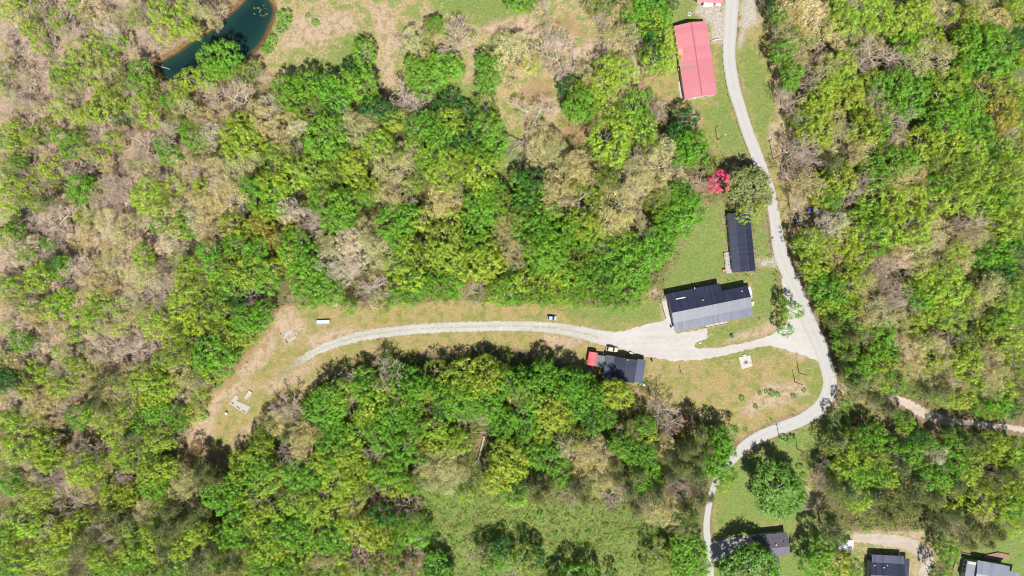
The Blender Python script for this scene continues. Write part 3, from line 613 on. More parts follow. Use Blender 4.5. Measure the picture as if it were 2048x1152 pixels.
TILES = {
(0, 0): "l60,50,70 t150,90,45 b230,60,50 l320,90,50 l430,30,45 t520,50,70 w600,110,60 o350,150,45 l170,160,55 b60,180,60 b110,290,60 b60,420,60 b150,520,60 t60,560,50 b120,620,60 b30,660,50 w650,190,55 t700,100,50 b720,30,45 t780,40,50 o800,110,55 b860,60,45 b850,210,50 l930,60,65 l960,170,75 l1040,130,65 y1110,170,55 t1180,50,60 b1270,50,40 l1080,40,55 t1240,120,35 l560,210,45 b520,140,50 b450,190,50 b300,130,45 l220,260,50 l440,270,55 l540,290,50 g640,300,40 l700,250,50 b760,300,45 l650,380,50 t790,350,40 o600,360,45 l460,360,60 l350,380,55 g340,440,45 l430,460,60 l550,440,50 b650,450,50 l700,510,35 l600,520,50 b230,440,60 b220,340,45 l330,500,45 b470,530,45 t380,560,40 b260,560,50 g820,420,70 g810,500,60 l870,480,45 d700,690,45 y600,610,85 y510,650,55 y660,590,45 l440,680,50 l330,630,60 t230,620,45 b170,640,50 l800,620,65 l860,590,55 o900,560,50 l880,690,60 g980,590,45 b1000,520,50 l1040,510,55 l1110,460,65 l1050,560,45 l1210,450,65 g1230,330,75 g1320,320,70 g1260,400,60 g1340,400,50 o1420,440,60 o1470,410,50 b1500,400,45 b1540,470,35 b1330,560,95 b1250,560,60 b1420,570,65 t1080,640,80 t1160,680,60 o1030,720,60 t1270,660,55 b540,730,60 b560,800,55 l470,690,40 l40,780,60 l110,760,55 g30,830,45 l170,800,50 o250,750,60 g340,800,55 g400,850,70 o450,790,50 l650,820,60 t700,760,45 l560,880,55 t480,890,40 l100,880,60 b200,880,45 o60,950,55 g100,950,45 l290,970,70 l220,1010,40 b130,1020,60 l60,1080,60 g30,1030,45 l170,1090,60 b250,1080,50 g430,1080,70 g500,1070,50 b390,980,55 b460,1020,45 b520,960,40 g520,970,35 t600,960,50 b620,1060,60 b700,1080,60 t560,1100,55 b980,790,95 w1000,740,50 g960,850,55 g1000,910,60 g1130,790,65 o1090,730,50 b830,870,85 b770,920,60 b880,930,60 t900,1010,60 b760,1000,55 b950,1050,55 t1080,980,60 b1140,990,60 o1180,920,50 t1200,860,60 w1230,790,60 t1130,900,50 l1030,1080,55 l860,1100,70 l930,1110,50 t1100,1090,55 l1180,1090,40 y1420,720,65 y1380,790,75 y1440,830,80 y1380,880,70 y1470,770,50 t1560,700,80 w1570,620,60 t1500,640,50 t1640,640,50 t1600,780,70 t1680,830,70 w1750,760,60 t1700,700,45 t1640,870,45 b1740,870,40 g1660,520,70 g1720,570,75 g1800,500,75 g1900,500,70 g1960,570,80 g1880,580,60 g2020,480,60 g1740,480,55 o1830,650,60 l1740,690,45 y1640,900,60 l1580,880,45 w1460,930,50 t1340,1010,80 t1260,1000,70 t1420,960,60 o1600,960,70 g1900,800,100 g1980,870,70 g1840,880,60 g1960,760,60 o1750,980,70 l1700,1040,80 l1830,1010,90 o1920,1010,65 l1600,1090,80 o1860,1100,70 g1480,1100,60 t1400,1090,60 w1300,1090,60 g1640,1110,50 o1980,1000,60 y2030,940,50 d1940,650,45 b2010,660,50",
(680, 0): "g140,310,70 g130,500,75 o90,470,55 d60,400,45 o150,540,60 d200,640,70 d270,650,60 b370,570,85 b440,620,70 b330,630,60 g450,440,75 g480,500,70 g430,380,50 g560,380,60 g620,400,75 g570,450,60 g670,410,50 b700,230,100 t740,200,60 b690,150,50 o540,160,50 g560,140,40 t520,200,45 t430,230,60 b360,260,45 t470,310,45 o510,270,40 g850,360,55 g880,420,70 g860,480,60 g910,350,45 t1000,330,95 t960,240,60 t990,440,80 t1050,260,60 t940,410,50 b1180,270,70 b1240,220,75 b1280,330,80 b1300,430,60 b1230,370,60 t1130,350,50 l1110,380,40 b1380,350,60 b1210,60,50 b1330,240,50 g1000,20,35 g1060,20,45 g1110,30,35 o850,620,70 g860,740,75 g900,860,70 g860,800,50 g920,900,50 g1400,610,75 g1420,560,50 g1380,660,55 g1430,660,50 d1340,500,60 o1390,520,50 l1560,390,70 l1620,420,75 l1680,440,60 l1540,500,70 t1490,480,60 t1440,430,50 l1500,580,60 l1560,620,70 t1620,560,70 g1720,620,70 l1680,700,60 o1620,680,60 o1520,690,55 l1580,830,100 l1650,790,60 l1530,900,60 l1620,900,70 s1810,545,32 g1780,700,50 l1780,770,70 o1760,820,60 b1850,640,50 b1870,690,40 g1720,60,60 g1790,40,60 g1850,60,60 g1740,140,60 l1820,130,60 g1900,100,50 l1880,180,60 d1830,170,50 l1900,250,60 d1840,270,60 l1860,340,70 l1930,340,50 o1790,310,45 l1910,390,45 t1640,100,60 t1600,180,60 t1680,210,60 b1720,260,50 t1620,260,60 b1550,120,50 o1560,50,45 o1480,40,45 t1660,40,50 b1520,110,45 b1550,290,50 t1700,320,45 d1950,20,30 g2000,850,60 g2030,900,60 g1980,920,50 d1960,780,50 d2020,700,60 g460,740,70 g540,760,70 g500,700,50 l640,700,60 l680,760,60 o660,680,55 d640,590,60 d590,640,50 d740,650,45 l320,700,65 y300,720,45 y90,950,65 y90,1020,60 y40,1000,40 l180,1100,60 y130,1110,50 t100,760,90 t50,700,60 t160,720,60 l220,830,70 l190,870,55 g260,820,45 o310,900,60 t300,960,80 t260,1030,70 t380,1000,80 t430,920,60 l440,870,50 b400,870,50 b330,1050,60 l560,910,70 l640,920,60 l700,970,70 o760,980,80 b760,1000,60 l820,1020,80 l880,960,50 l540,1000,60 l600,1060,70 o480,1050,60 l420,1090,50 g500,950,50 g800,900,60 g740,870,45 d760,800,60 d660,830,50 d700,830,40 g570,850,50 g600,800,60 l840,1110,60 g900,1120,60 o700,1080,60 t620,1000,50 t1200,820,75 t1180,880,85 t1260,880,65 t1230,930,60 t1160,770,60 t1400,960,80 t1450,1000,70 t1350,980,60 t1380,1040,60 b1090,640,70 b1200,640,60 d1120,1050,70 g1050,1060,50 g1150,1110,50 t1280,1060,80 o1350,1110,60 o1480,1080,60 o1560,1050,60 b1700,960,60 t1750,1000,80 b1800,930,70 t1850,960,80 t1700,1050,80 b1650,920,50 t1880,870,80 o1830,860,60 b1950,980,60 t1950,1060,70 t1820,1080,70 w1740,1100,60 g1990,1100,50 g1920,1130,50 b1700,1130,60 t1600,1110,60",
(1348, 0): "g100,860,75 g60,900,65 g130,910,60 g40,830,50 l150,800,45 b60,700,50 o200,960,50 R262,1062,56 b165,1062,60 o440,1110,130 d580,40,40 g620,100,45 t680,60,80 t750,40,70 t720,130,80 w790,90,80 t850,60,60 t860,150,80 l920,150,50 t640,190,50 g630,300,55 t660,260,60 o700,220,60 t780,210,70 l950,40,50 b840,300,55 t720,330,60 o650,350,50 g690,430,60 g680,490,50 b780,420,50 b800,480,50 b690,610,75 b640,570,50 l860,560,70 y900,540,60 l940,480,60 t880,440,60 y980,380,70 t920,370,60 t1020,330,50 l1000,450,60 y1040,530,60 t960,240,50 l1010,110,70 l1090,60,75 l1180,80,80 l1230,30,50 l1120,150,60 t1050,190,50 b1180,300,90 b1100,370,60 b1260,330,60 t1160,240,60 b1000,50,45 l1300,150,70 l1380,100,75 l1430,60,60 l1450,140,60 b1060,10,50 t1500,50,70 t1580,60,70 b1600,130,50 l1500,230,65 g1350,260,60 l1400,310,60 t1500,340,90 t1400,380,70 t1560,320,60 y1700,120,80 y1610,140,60 t1820,60,80 t1880,120,70 t1900,170,60 t1740,30,60 l1990,80,60 l2020,30,50 d2010,170,60 d1990,240,50 g1800,260,90 g1900,300,80 g1850,200,60 g1700,220,70 l1660,290,60 g1740,360,70 g1830,380,80 g1940,380,60 y2030,330,50 l2000,440,60 b2020,480,60 g1660,430,60 y1150,460,50 g1200,500,60 g1300,500,80 g1380,540,80 g1430,490,60 g1290,600,60 g1380,640,60 b1270,430,50 l1480,470,50 y1600,480,70 l1560,560,80 g1640,560,70 r1810,520,85 g1700,640,80 g1600,660,80 g1560,740,70 g1500,700,60 g1660,740,60 g1750,740,70 g1780,820,60 r1900,660,80 r1880,730,60 l1960,560,60 g2010,600,60 l1990,690,60 y2020,740,50 b1940,800,50 b1160,560,50 t1110,580,50 b1170,640,50 t1220,660,60 b1290,700,60 b1350,700,60 l1060,600,50 y990,590,60 y870,640,60 l830,680,60 l780,620,50 o750,700,50 y860,760,60 l770,790,45 t940,700,60 y1100,680,55 y1120,760,80 g1190,760,70 l1060,770,50 b1010,760,60 t960,780,60 b1000,830,50 t1100,880,80 t1040,900,60 b780,850,70 b700,900,60 b690,1010,60 b780,950,60 l860,820,50 t900,880,50 p920,960,60 b840,940,45 l870,1060,60 t800,1060,80 t750,1120,60 y970,1060,80 y920,1110,50 b1080,1080,60 b1130,1030,45 g1240,940,80 g1160,970,60 g1320,960,80 g1210,1040,60 t1280,1050,80 t1380,1060,80 t1330,1000,50 t1420,1010,60 b1190,1100,50 l1450,840,80 y1560,860,80 y1620,830,60 l1440,920,60 b1540,770,60 b1590,790,40 b1260,850,50 t1200,850,45 t1330,820,50 l1730,900,70 t1700,870,50 g1650,910,60 o1560,960,80 g1830,940,60 l1900,870,60 l1980,880,60 o1680,1000,80 l1780,1020,80 o1900,1000,80 l2000,1000,80 o1600,1060,80 l1700,1100,80 g1520,1090,60 o1820,1100,70 l1950,1100,80 p2030,1080,50 y2020,930,50",
(0, 380): "l60,40,70 o140,60,45 p270,70,60 o200,70,50 g430,30,60 g480,20,50 b600,30,70 b560,60,50 b700,80,60 b670,30,50 l860,60,80 l930,110,60 l800,30,50 t860,130,50 y470,150,50 t540,130,50 t620,190,80 t700,220,80 t790,180,50 w650,260,60 t480,260,60 b300,180,90 b220,200,60 b340,240,60 b180,140,40 l60,150,50 y40,270,70 g90,230,50 w160,310,65 w60,380,60 w120,410,50 b30,410,60 g140,360,55 g270,310,40 b350,300,50 d310,420,50 g350,420,45 y200,510,75 y230,450,50 y190,560,50 b280,380,50 g330,480,40 t430,290,50 b440,500,100 w470,510,60 t540,420,55 t520,570,65 t600,520,60 b490,440,60 o540,420,45 t650,420,70 t720,330,60 t620,340,50 y830,370,55 l850,430,60 g920,210,45 o1020,60,50 t1090,80,70 t1180,110,70 w1160,170,60 t1270,60,70 t1350,50,80 w1390,90,60 t1300,150,50 g1070,170,50 l1040,230,60 g1110,240,50 w1010,300,75 w960,330,50 w1040,350,50 t1200,220,60 t1130,30,40 t1250,290,60 y1380,210,70 r1500,220,60 r1560,250,60 r1520,170,50 r1610,290,50 o1440,270,50 g1400,320,70 g1500,350,70 g1530,80,70 g1600,40,60 y1560,130,50 g1640,120,50 w1700,120,65 b1780,120,80 b1820,220,70 b1850,160,60 t1660,150,40 l1720,240,50 g1730,340,90 y1690,380,60 g1800,380,70 g1800,460,80 g1770,520,80 g1850,560,80 g1930,600,70 g1800,620,60 g1900,540,60 w1930,430,80 t1930,340,60 w1990,480,70 t1890,290,50 w2020,270,50 t1950,520,50 g1960,160,80 g1900,60,80 l1990,60,60 g2020,150,60 b1720,640,30 l1850,650,30 o1060,420,60 l1100,440,60 g1230,360,60 y1090,480,50 l1180,420,50 g1260,440,60 l1300,520,60 o1350,440,60 l1440,480,80 g1380,540,70 g1500,460,70 g1560,540,70 l1590,470,60 b1450,620,50 o1200,540,60 t1330,510,40 g1300,600,50 l1220,590,50 t850,520,80 t790,560,60 t750,490,60 t880,480,60 b1010,520,60 w940,540,50 b900,600,60 b1000,560,40 l1080,590,70 l1080,690,80 l1140,740,60 l1030,650,50 l920,700,50 b960,660,60 y1150,790,60 o1250,680,60 o1210,640,50 b1360,600,40 g1440,740,60 g1500,760,70 g1420,800,60 g1530,700,50 d1400,680,50 l1320,720,60 y1330,840,60 y1400,880,60 y1360,910,50 l1460,850,50 l1260,760,50 g1230,940,80 g1300,960,75 g1200,1010,60 g1300,1040,50 d1340,960,50 l1240,1080,50 o1060,840,50 l900,820,70 l960,770,60 l860,760,60 o1010,780,50 l1010,880,60 o1120,880,60 o1030,960,70 l950,1000,60 t1060,1060,80 t1130,1100,60 l1090,980,50 y1020,1130,50 l300,690,80 g330,650,60 l370,620,50 t470,640,60 l560,650,60 l520,710,50 l430,740,55 y440,750,45 l540,780,70 y500,730,40 t620,600,50 l680,680,50 w760,650,60 t820,690,50 t710,740,60 t790,740,50 b640,700,40 t180,720,60 t240,770,60 w150,760,50 l160,680,50 b80,700,60 b60,620,50 l80,560,60 g30,560,50 l30,640,40 b180,600,60 o100,640,50 t360,840,60 l420,850,50 b280,830,50 t300,790,40 g110,880,60 g160,890,40 b200,950,40 w300,920,60 w360,960,50 w80,830,40 l340,950,45 t500,930,50 b570,960,70 b650,920,60 b760,940,100 b840,960,70 b830,880,60 t640,830,50 l690,820,50 b760,880,60 w700,970,50 b580,870,50 l200,1030,50 t100,990,60 o170,1080,50 d60,1110,60 d20,1060,40 l260,1090,60 y390,1020,40 l430,1030,50 l520,1040,50 t590,1010,50 b340,1050,60 t480,1110,60 p580,1110,60 p660,1090,60 t740,1060,50 l830,1060,60 y880,1100,60 l790,1110,50 o920,1090,50 b1180,1130,50 o1150,1060,40 l700,1130,50",
(680, 380): "g1040,640,34 l1110,655,32 g1190,650,34 g1260,630,38 l1320,645,34 g1390,650,36 o1450,640,36 g1520,655,34 g1580,670,34 g1650,680,32 g1720,650,38 l1780,610,36 g950,640,30 l700,590,36 g650,610,32 g430,640,34 l380,660,32 o260,680,34 t120,690,32 g60,680,34 g60,60,60 d60,20,40 t40,260,60 w50,300,70 w100,370,70 w60,430,60 t200,290,80 t230,370,70 t170,210,60 t200,450,60 b80,480,60 b200,570,75 b150,600,60 t220,640,50 g170,30,50 t280,60,80 b330,50,60 g300,190,80 g400,140,60 g360,220,60 l470,170,60 b400,30,50 l400,340,60 g330,300,50 l330,430,70 l420,520,70 o400,420,60 g450,550,60 g380,600,50 l330,560,50 g320,630,45 d440,500,40 o480,400,60 g530,540,40 t560,70,80 t640,50,70 t600,110,60 t680,40,50 l640,180,60 y600,280,80 y560,370,70 y640,400,80 y700,300,60 y680,430,60 g820,80,80 g780,150,60 g860,50,60 g900,120,70 g780,240,60 g840,200,60 o930,60,60 g800,340,70 l860,330,60 y780,440,80 y860,410,80 y920,430,60 y840,490,60 y740,470,50 t970,210,60 t960,280,60 g1060,220,60 o1040,160,60 t1000,360,60 t1060,340,50 t1020,420,50 d990,460,40 g1060,60,60 d1060,100,50 d1120,60,50 g1180,140,60 g1150,210,60 t1290,40,90 b1390,80,70 b1330,60,60 g1250,120,50 g1200,270,60 g1160,350,80 g1230,340,80 g1180,430,60 g1270,400,70 g1300,330,60 g1300,250,60 y1400,170,60 y1440,220,70 g1360,190,50 g1500,280,60 l1480,230,60 t1600,130,100 t1600,220,80 t1550,170,60 t1650,200,60 b1780,250,60 b1700,130,60 t1740,180,50 t1720,40,60 l1480,40,50 o1490,100,50 o1850,80,60 g1900,140,60 t1880,30,60 g1990,60,60 g1990,140,80 g1930,200,70 g1980,220,60 g1900,260,60 g1860,320,80 g1790,360,70 g1680,330,80 g1620,400,80 g1720,430,80 g1880,370,45 g1640,480,80 g1740,500,60 g1830,400,60 g1600,540,50 g1700,560,60 g1770,550,40 g1550,420,60 g1500,430,60 d1560,480,50 o1480,340,60 b1530,350,50 g1420,300,60 o1380,420,60 g1370,500,70 l1330,530,60 g1450,510,60 l1260,470,60 g1440,570,50 g1520,590,50 g1600,610,40 g1340,600,50 l1270,580,50 g1200,610,45 l1210,540,50 l1080,530,60 g1140,470,40 g1120,600,45 o1130,580,40 l1000,550,60 g970,600,60 b760,590,60 b820,560,50 t740,560,50 l900,620,50 o920,590,60 g660,550,60 l700,520,50 o620,570,50 t570,560,40 g560,500,50 g490,590,45 g570,600,35 o850,620,40 g1020,630,35 o270,942,50 b250,992,50 b30,1052,60 o710,967,40 o850,942,60 g1190,1022,60 g1200,1072,60 b250,1082,80 b290,1132,60 g150,1112,70 g140,1172,60 g340,1062,50 o570,1072,70 b560,1062,60 g420,1112,70 g480,1152,60 l640,1112,60 l680,1172,60 l730,1062,70 l720,1132,60 y850,1052,80 y880,1112,70 y830,1152,70 l930,1082,60 g1000,1122,60 l760,1192,50 g1100,1132,70 g1060,1072,50 g1080,1182,50 g1180,1142,60 g1260,1132,60 g1250,1072,40 g1330,1112,60 g1300,1182,60 g1400,1132,60 g1380,1192,50 g1440,1152,60 g1370,1072,40 g1460,1112,40 l1560,1192,60 g1500,1182,50",
(1348, 380): "g90,80,70 g120,150,50 g30,60,60 l450,130,60 b740,110,60 g690,705,48 g640,650,26 g655,818,36 y860,40,60 g920,40,60 b1020,30,60 l1150,60,70 l1280,40,70 y1260,110,60 l1380,60,80 l1500,70,80 l1640,50,80 o1700,30,60 l1780,80,80 g1900,60,70 l2000,60,70 y1960,120,60 l1840,140,60 g1140,130,60 l1050,180,60 y1200,160,50 w930,195,70 w885,225,55 t960,230,60 l800,300,70 l880,320,60 l740,330,60 y760,420,60 y840,430,60 l780,480,50 t940,380,50 l1000,300,60 y1030,340,50 y1080,390,60 g1180,320,60 l1100,260,60 l1250,250,80 g1180,220,60 l1380,220,80 l1420,290,60 t1520,250,80 t1490,200,50 w1540,290,50 b1640,230,60 b1720,200,70 b1800,190,60 t1750,270,70 t1800,300,60 t1690,310,60 y1940,200,80 g2000,250,70 y2020,150,50 g1880,370,70 g1820,400,60 d1990,360,60 g1940,420,50 d1900,480,60 d1980,480,50 l1650,360,60 t1570,340,50 t1480,370,60 w1400,370,60 w1340,390,60 t1270,370,50 b1230,430,60 b1290,480,70 b1350,450,50 b1200,470,50 l1430,400,50 t1420,450,60 t1560,430,50 t1650,450,60 l1500,560,80 l1450,500,60 l1580,500,80 l1620,580,80 l1560,640,60 g1440,640,60 l1390,570,50 t1700,400,50 t1820,560,80 t1880,600,80 t1900,540,60 t1800,650,60 l1720,640,60 o1660,690,60 t1760,700,50 l1960,640,60 g2020,600,50 l2010,520,50 l1930,700,60 g1990,720,60 g1880,780,60 l2000,820,80 y1900,860,70 y1840,800,60 g860,570,60 g910,600,70 g940,550,50 y1030,560,60 t1120,570,60 l1100,510,50 g870,510,40 l1010,490,50 o920,500,40 t1140,510,40 b1250,590,60 b1330,600,60 b1280,650,60 b1200,560,40 y970,700,60 y1030,690,60 g950,650,50 l890,680,50 o890,730,50 p930,770,50 g970,740,50 t1130,700,60 t1220,720,80 w1160,760,50 t1290,720,60 b1240,680,60 b1380,680,50 t1330,760,50 l1450,730,60 l1500,700,50 l1560,740,60 l1640,760,60 l1400,790,50 t1080,760,50 l1100,800,40 o1160,840,60 g1220,840,60 b1110,860,50 g1200,930,60 g1250,950,60 y1230,1010,55 t1330,860,70 t1390,920,60 w1350,920,60 b1290,850,40 t1480,920,80 t1560,970,70 l1450,880,50 o1700,860,50 b1640,870,60 b1560,880,50 l1720,950,60 l1700,1020,80 l1640,1010,60 t1830,950,60 t1880,1020,70 b1800,1010,50 t1790,1080,70 t1900,1100,70 l1990,940,60 o2010,1040,60 l1760,1130,50 t1390,1000,70 t1440,1050,60 t1340,1050,60 l1500,1010,60 t1400,1100,50 g990,900,60 g960,860,45 p930,890,35 p990,960,50 p1010,1050,50 g1080,1010,60 g1120,1030,60 g1070,1070,60 p1030,1110,55 l1160,1090,50 t1160,1130,60 g1290,1120,60 b1100,1100,40 p1030,860,60 g1020,820,60 o940,940,38 o970,1010,38 t1560,1110,60 b1620,1100,60 b1540,1060,40 l1680,1100,40",
(0, 758): "d40,20,60 w60,110,70 w100,60,50 t240,140,80 t180,180,60 t290,100,60 y150,60,50 l330,60,60 l400,40,60 b420,80,50 t450,60,50 p560,70,50 p540,140,50 p600,180,50 t640,90,60 b740,80,60 t700,80,50 l820,60,60 l900,60,80 l980,40,60 t1080,60,70 t1130,100,50 y870,130,60 y940,100,60 g900,190,70 g960,200,60 y850,170,50 b1050,180,50 g1060,210,50 g1050,260,50 l1130,200,50 o1170,130,45 l1180,70,40 g830,250,60 g800,290,50 l740,170,60 o640,160,50 l100,260,60 l60,220,50 g20,240,50 o30,320,50 t240,250,50 l180,270,60 g440,210,60 g450,260,50 l530,220,60 l600,270,60 b340,210,60 t330,260,40 b380,170,50 l720,270,60 l650,330,60 b780,330,50 p760,340,60 o860,300,50 l940,350,70 l890,370,60 l990,360,50 y240,360,60 y200,400,60 y270,430,60 y270,490,60 y230,470,50 l90,420,70 l60,370,50 t140,470,50 b90,510,60 w170,500,40 b300,380,50 b430,430,60 b400,470,50 b480,420,50 o540,480,50 l440,520,70 y410,500,50 l480,570,60 y430,580,50 b560,420,50 l590,520,50 l720,430,60 l780,470,60 o720,490,50 t830,490,40 l680,450,40 y900,540,70 y960,520,60 g880,470,50 y1000,520,50 y850,580,50 g890,640,60 g930,600,50 g60,600,60 g100,640,50 b240,590,60 w210,600,50 b330,590,50 l170,640,50 b380,560,50 t160,700,70 l200,720,60 l230,660,50 b450,700,50 b430,760,60 t500,680,50 b340,690,60 t570,740,50 y640,640,55 y640,700,60 y730,690,50 y700,740,50 b700,600,60 b740,570,50 y740,650,40 t1070,590,60 t1050,640,60 t1110,640,50 t1090,560,40 b1070,330,40 m1150,400,38 p1290,590,50 p1240,560,45 p1180,560,60 p1200,620,60 g1280,620,60 g1240,670,60 g1320,690,60 g1380,640,60 g1340,750,70 g1310,600,40 l1380,700,60 g1400,760,60 l950,700,40 b1110,720,50 p960,690,60 p1000,770,60 p660,790,70 p720,840,60 p640,860,60 p560,800,50 t860,740,60 t820,780,50 b840,820,50 o910,800,50 y450,830,50 l380,870,60 b540,870,60 t500,900,50 b580,910,50 b280,880,60 l120,830,80 l200,880,60 o60,880,60 l60,960,60 g30,920,50 t140,960,50 b210,950,50 y350,900,60 p460,930,60 p430,990,50 p540,960,50 l330,960,50 l770,890,60 o700,920,60 b640,950,60 p780,940,50 l860,930,50 p940,870,60 p1040,870,60 p1100,830,60 p1150,780,50 l1150,890,60 y1190,910,50 p1000,930,60 l1080,970,60 y1050,1000,50 p960,1010,60 l880,1010,60 l740,1020,60 g790,1050,60 l690,1060,50 t640,1040,50 l560,1080,60 y540,1060,60 g600,1110,50 b400,1090,50 p420,1140,50 b470,1110,40 l280,1020,60 l190,1050,70 l100,1070,70 o30,1030,60 g60,1110,60 l140,1130,50 l300,1090,60 b330,1040,50 b1190,1040,50 p1240,990,60 p1270,1030,50 p1160,1090,60 p1350,1080,60 p1400,1100,50 p1300,1110,50 l1080,1090,60 p1020,1080,50 g1260,1050,40 l1400,480,60 l1450,500,60 y1400,560,50 o1520,330,60 y1540,390,50 l1500,440,60 o1560,300,50 b1580,170,45 b1640,180,60 t1620,240,70 t1560,250,50 b1700,70,80 b1760,110,50 d1460,335,28 t1700,200,60 p1680,340,40 t1760,330,70 t1780,400,70 b1680,430,50 t1820,300,60 b1740,470,60 g1830,140,60 g1920,120,70 l1970,80,70 l1900,60,50 g1880,220,60 g1940,200,70 g1960,280,60 g2010,340,60 l1980,160,50 g1900,360,60 g1940,420,70 l1860,480,60 y2010,440,60 g1540,520,70 g1480,560,60 l1560,600,80 l1620,550,60 b1660,560,50 g1720,560,70 g1780,600,60 g1820,560,60 l1900,540,60 l1960,600,80 b1520,730,50 l1480,680,60 y1490,820,60 y1520,780,50 y1450,790,50 g1380,850,60 g1330,930,60 g1290,900,50 g1400,920,60 l1460,870,50 b1650,680,40 l1640,760,60 l1700,720,60 l1800,760,70 t1740,690,50 y1850,780,60 l1900,700,60 l1960,780,60 g1760,850,60 g1700,900,70 g1620,880,60 l1560,920,60 g1780,940,60 l1860,900,60 g1900,960,60 g1960,920,70 l2020,850,60 b1640,920,40 l1540,1000,60 l1600,1020,70 g1520,1050,50 y1480,1020,50 l1680,1010,60 l1760,1020,60 g1650,1100,50 g1690,1110,60 t1840,1050,50 t1900,1080,60 b1840,1120,50 l1990,1040,50 g2010,980,40 b1560,1120,50 l1470,1110,50 g560,1160,50 l640,1150,55 g720,1165,55 y790,1150,45 g860,1165,50 l930,1155,50 g1000,1160,55 o1060,1165,50 p1140,1165,50 g1500,1160,60 l1560,1170,55 g1620,1160,60 g1700,1165,60 l1760,1155,55 y1830,1165,50 g1900,1160,60 g1960,1165,55 l2020,1160,50 s1280,35,18 s1190,220,28",
(680, 758): "g40,1165,60 l110,1170,55 g180,1165,55 o250,1160,60 g330,1170,55 l410,1170,55 l30,60,60 l120,60,70 o180,30,50 g330,30,50 l260,60,60 b340,130,50 l200,150,70 l150,200,60 b60,150,50 g380,60,50 g450,50,60 y500,80,50 g540,40,50 l380,130,50 g420,170,60 g300,200,70 g370,240,60 g240,240,60 g200,300,60 l120,240,50 g440,260,50 l100,320,60 g310,320,60 g240,370,60 l440,330,50 g370,400,60 b210,420,60 t250,450,40 y60,440,60 y120,490,60 y30,500,60 y90,550,60 y160,550,50 g230,560,60 g290,540,60 g340,480,60 l300,620,60 g350,590,50 l380,650,40 r500,400,45 g470,450,50 l560,370,60 l620,400,60 y700,380,60 l680,330,50 l560,290,60 b720,210,50 g620,100,70 g700,120,70 d600,160,50 g670,190,50 g760,170,60 g780,80,60 g860,140,60 l820,60,60 t840,220,45 g900,190,60 g960,230,60 g940,290,60 g1000,260,50 g1070,200,60 t1060,100,60 b1070,130,50 g1100,60,60 g1130,120,60 g1010,60,50 g900,60,60 y1200,150,70 y1240,220,70 y1190,270,60 y1180,330,50 l1310,250,60 y1290,180,60 g1280,60,60 g1180,60,60 g1380,40,60 g1340,80,60 d1440,200,60 g1470,130,70 g1420,110,60 g1530,160,50 g1500,60,50 y1600,60,60 y1640,110,60 y1570,110,50 y1650,50,40 g1480,260,60 g1560,230,50 g1380,170,60 o1370,350,60 g1100,360,60 g1090,300,60 b1080,280,40 m1010,390,35 g1140,440,60 g1230,470,70 g1300,540,60 g1270,600,40 y960,420,70 y1000,480,80 y935,495,55 y950,560,80 y890,600,60 y1040,540,60 l1060,480,50 d1050,600,50 t560,520,80 t640,500,80 t620,580,80 t530,580,70 t690,560,50 t480,530,50 o580,640,60 m420,590,35 g450,620,50 l740,690,40 g1010,660,60 l1040,690,50 p1140,620,70 p1200,650,70 p1160,680,60 t1500,430,80 t1560,470,70 t1470,370,60 t1540,560,70 t1540,640,60 w1350,430,60 t1300,390,60 t1390,500,60 g1220,400,50 p1380,640,60 b1340,690,60 p1430,700,50 b1590,690,60 b1650,650,60 p1620,580,60 p1600,500,50 g1690,420,60 g1640,390,60 g1750,470,60 g1800,500,60 g1790,420,50 b1700,310,55 o1720,300,50 g1780,270,50 l1800,320,50 t1890,390,60 b1880,190,75 b1940,260,60 b1900,290,50 b1840,160,40 p1750,560,60 g1740,600,50 p1700,660,60 g1830,590,50 p1850,680,60 b1920,640,60 b1980,680,60 t1900,720,70 t1860,790,70 t1960,780,60 b1790,720,40 p1960,500,60 p2010,430,60 p1910,450,50 p1940,570,50 b2010,600,50 d2000,800,50 p1740,780,50 p1600,760,40 l40,620,60 l60,700,70 l100,620,50 t60,780,60 o150,640,50 b180,690,60 m210,760,50 d230,800,60 y160,840,60 y100,900,70 y200,910,70 y250,940,60 y180,960,50 l60,850,60 b30,930,50 l250,860,50 b410,780,60 g420,840,50 g380,900,60 g340,850,50 o300,1040,50 o240,1060,60 b470,1040,50 g460,930,60 g330,970,50 b90,1060,60 o60,1120,50 b180,1100,50 b400,1130,50 g560,1080,60 d600,1130,50 d540,1110,50 g500,880,40 b810,1030,60 o860,1020,60 d900,1000,50 g970,1050,60 d940,985,50 o1080,1050,80 d1130,1035,60 o1130,1120,60 b1020,1110,60 g890,1110,60 o1850,1025,70 o1900,1070,60 o1820,1100,50 g1980,950,50 g2010,1040,60 g1990,1110,60 d1590,1140,30 d1980,1070,40 g1370,1185,90 g1460,1195,85 g1290,1195,60 g590,1190,80 s960,845,24 s880,900,18 s800,870,14 s1020,780,14 s1100,820,16 s1240,840,15 s1380,930,20 s1450,900,16 s1520,960,18 s700,860,14 s640,930,16 s560,880,14 s1650,900,18 s1560,860,15 s1180,960,16 s1330,800,18 s735,788,14 s1075,890,20 s1260,905,18 s1310,900,16 s1170,785,22",
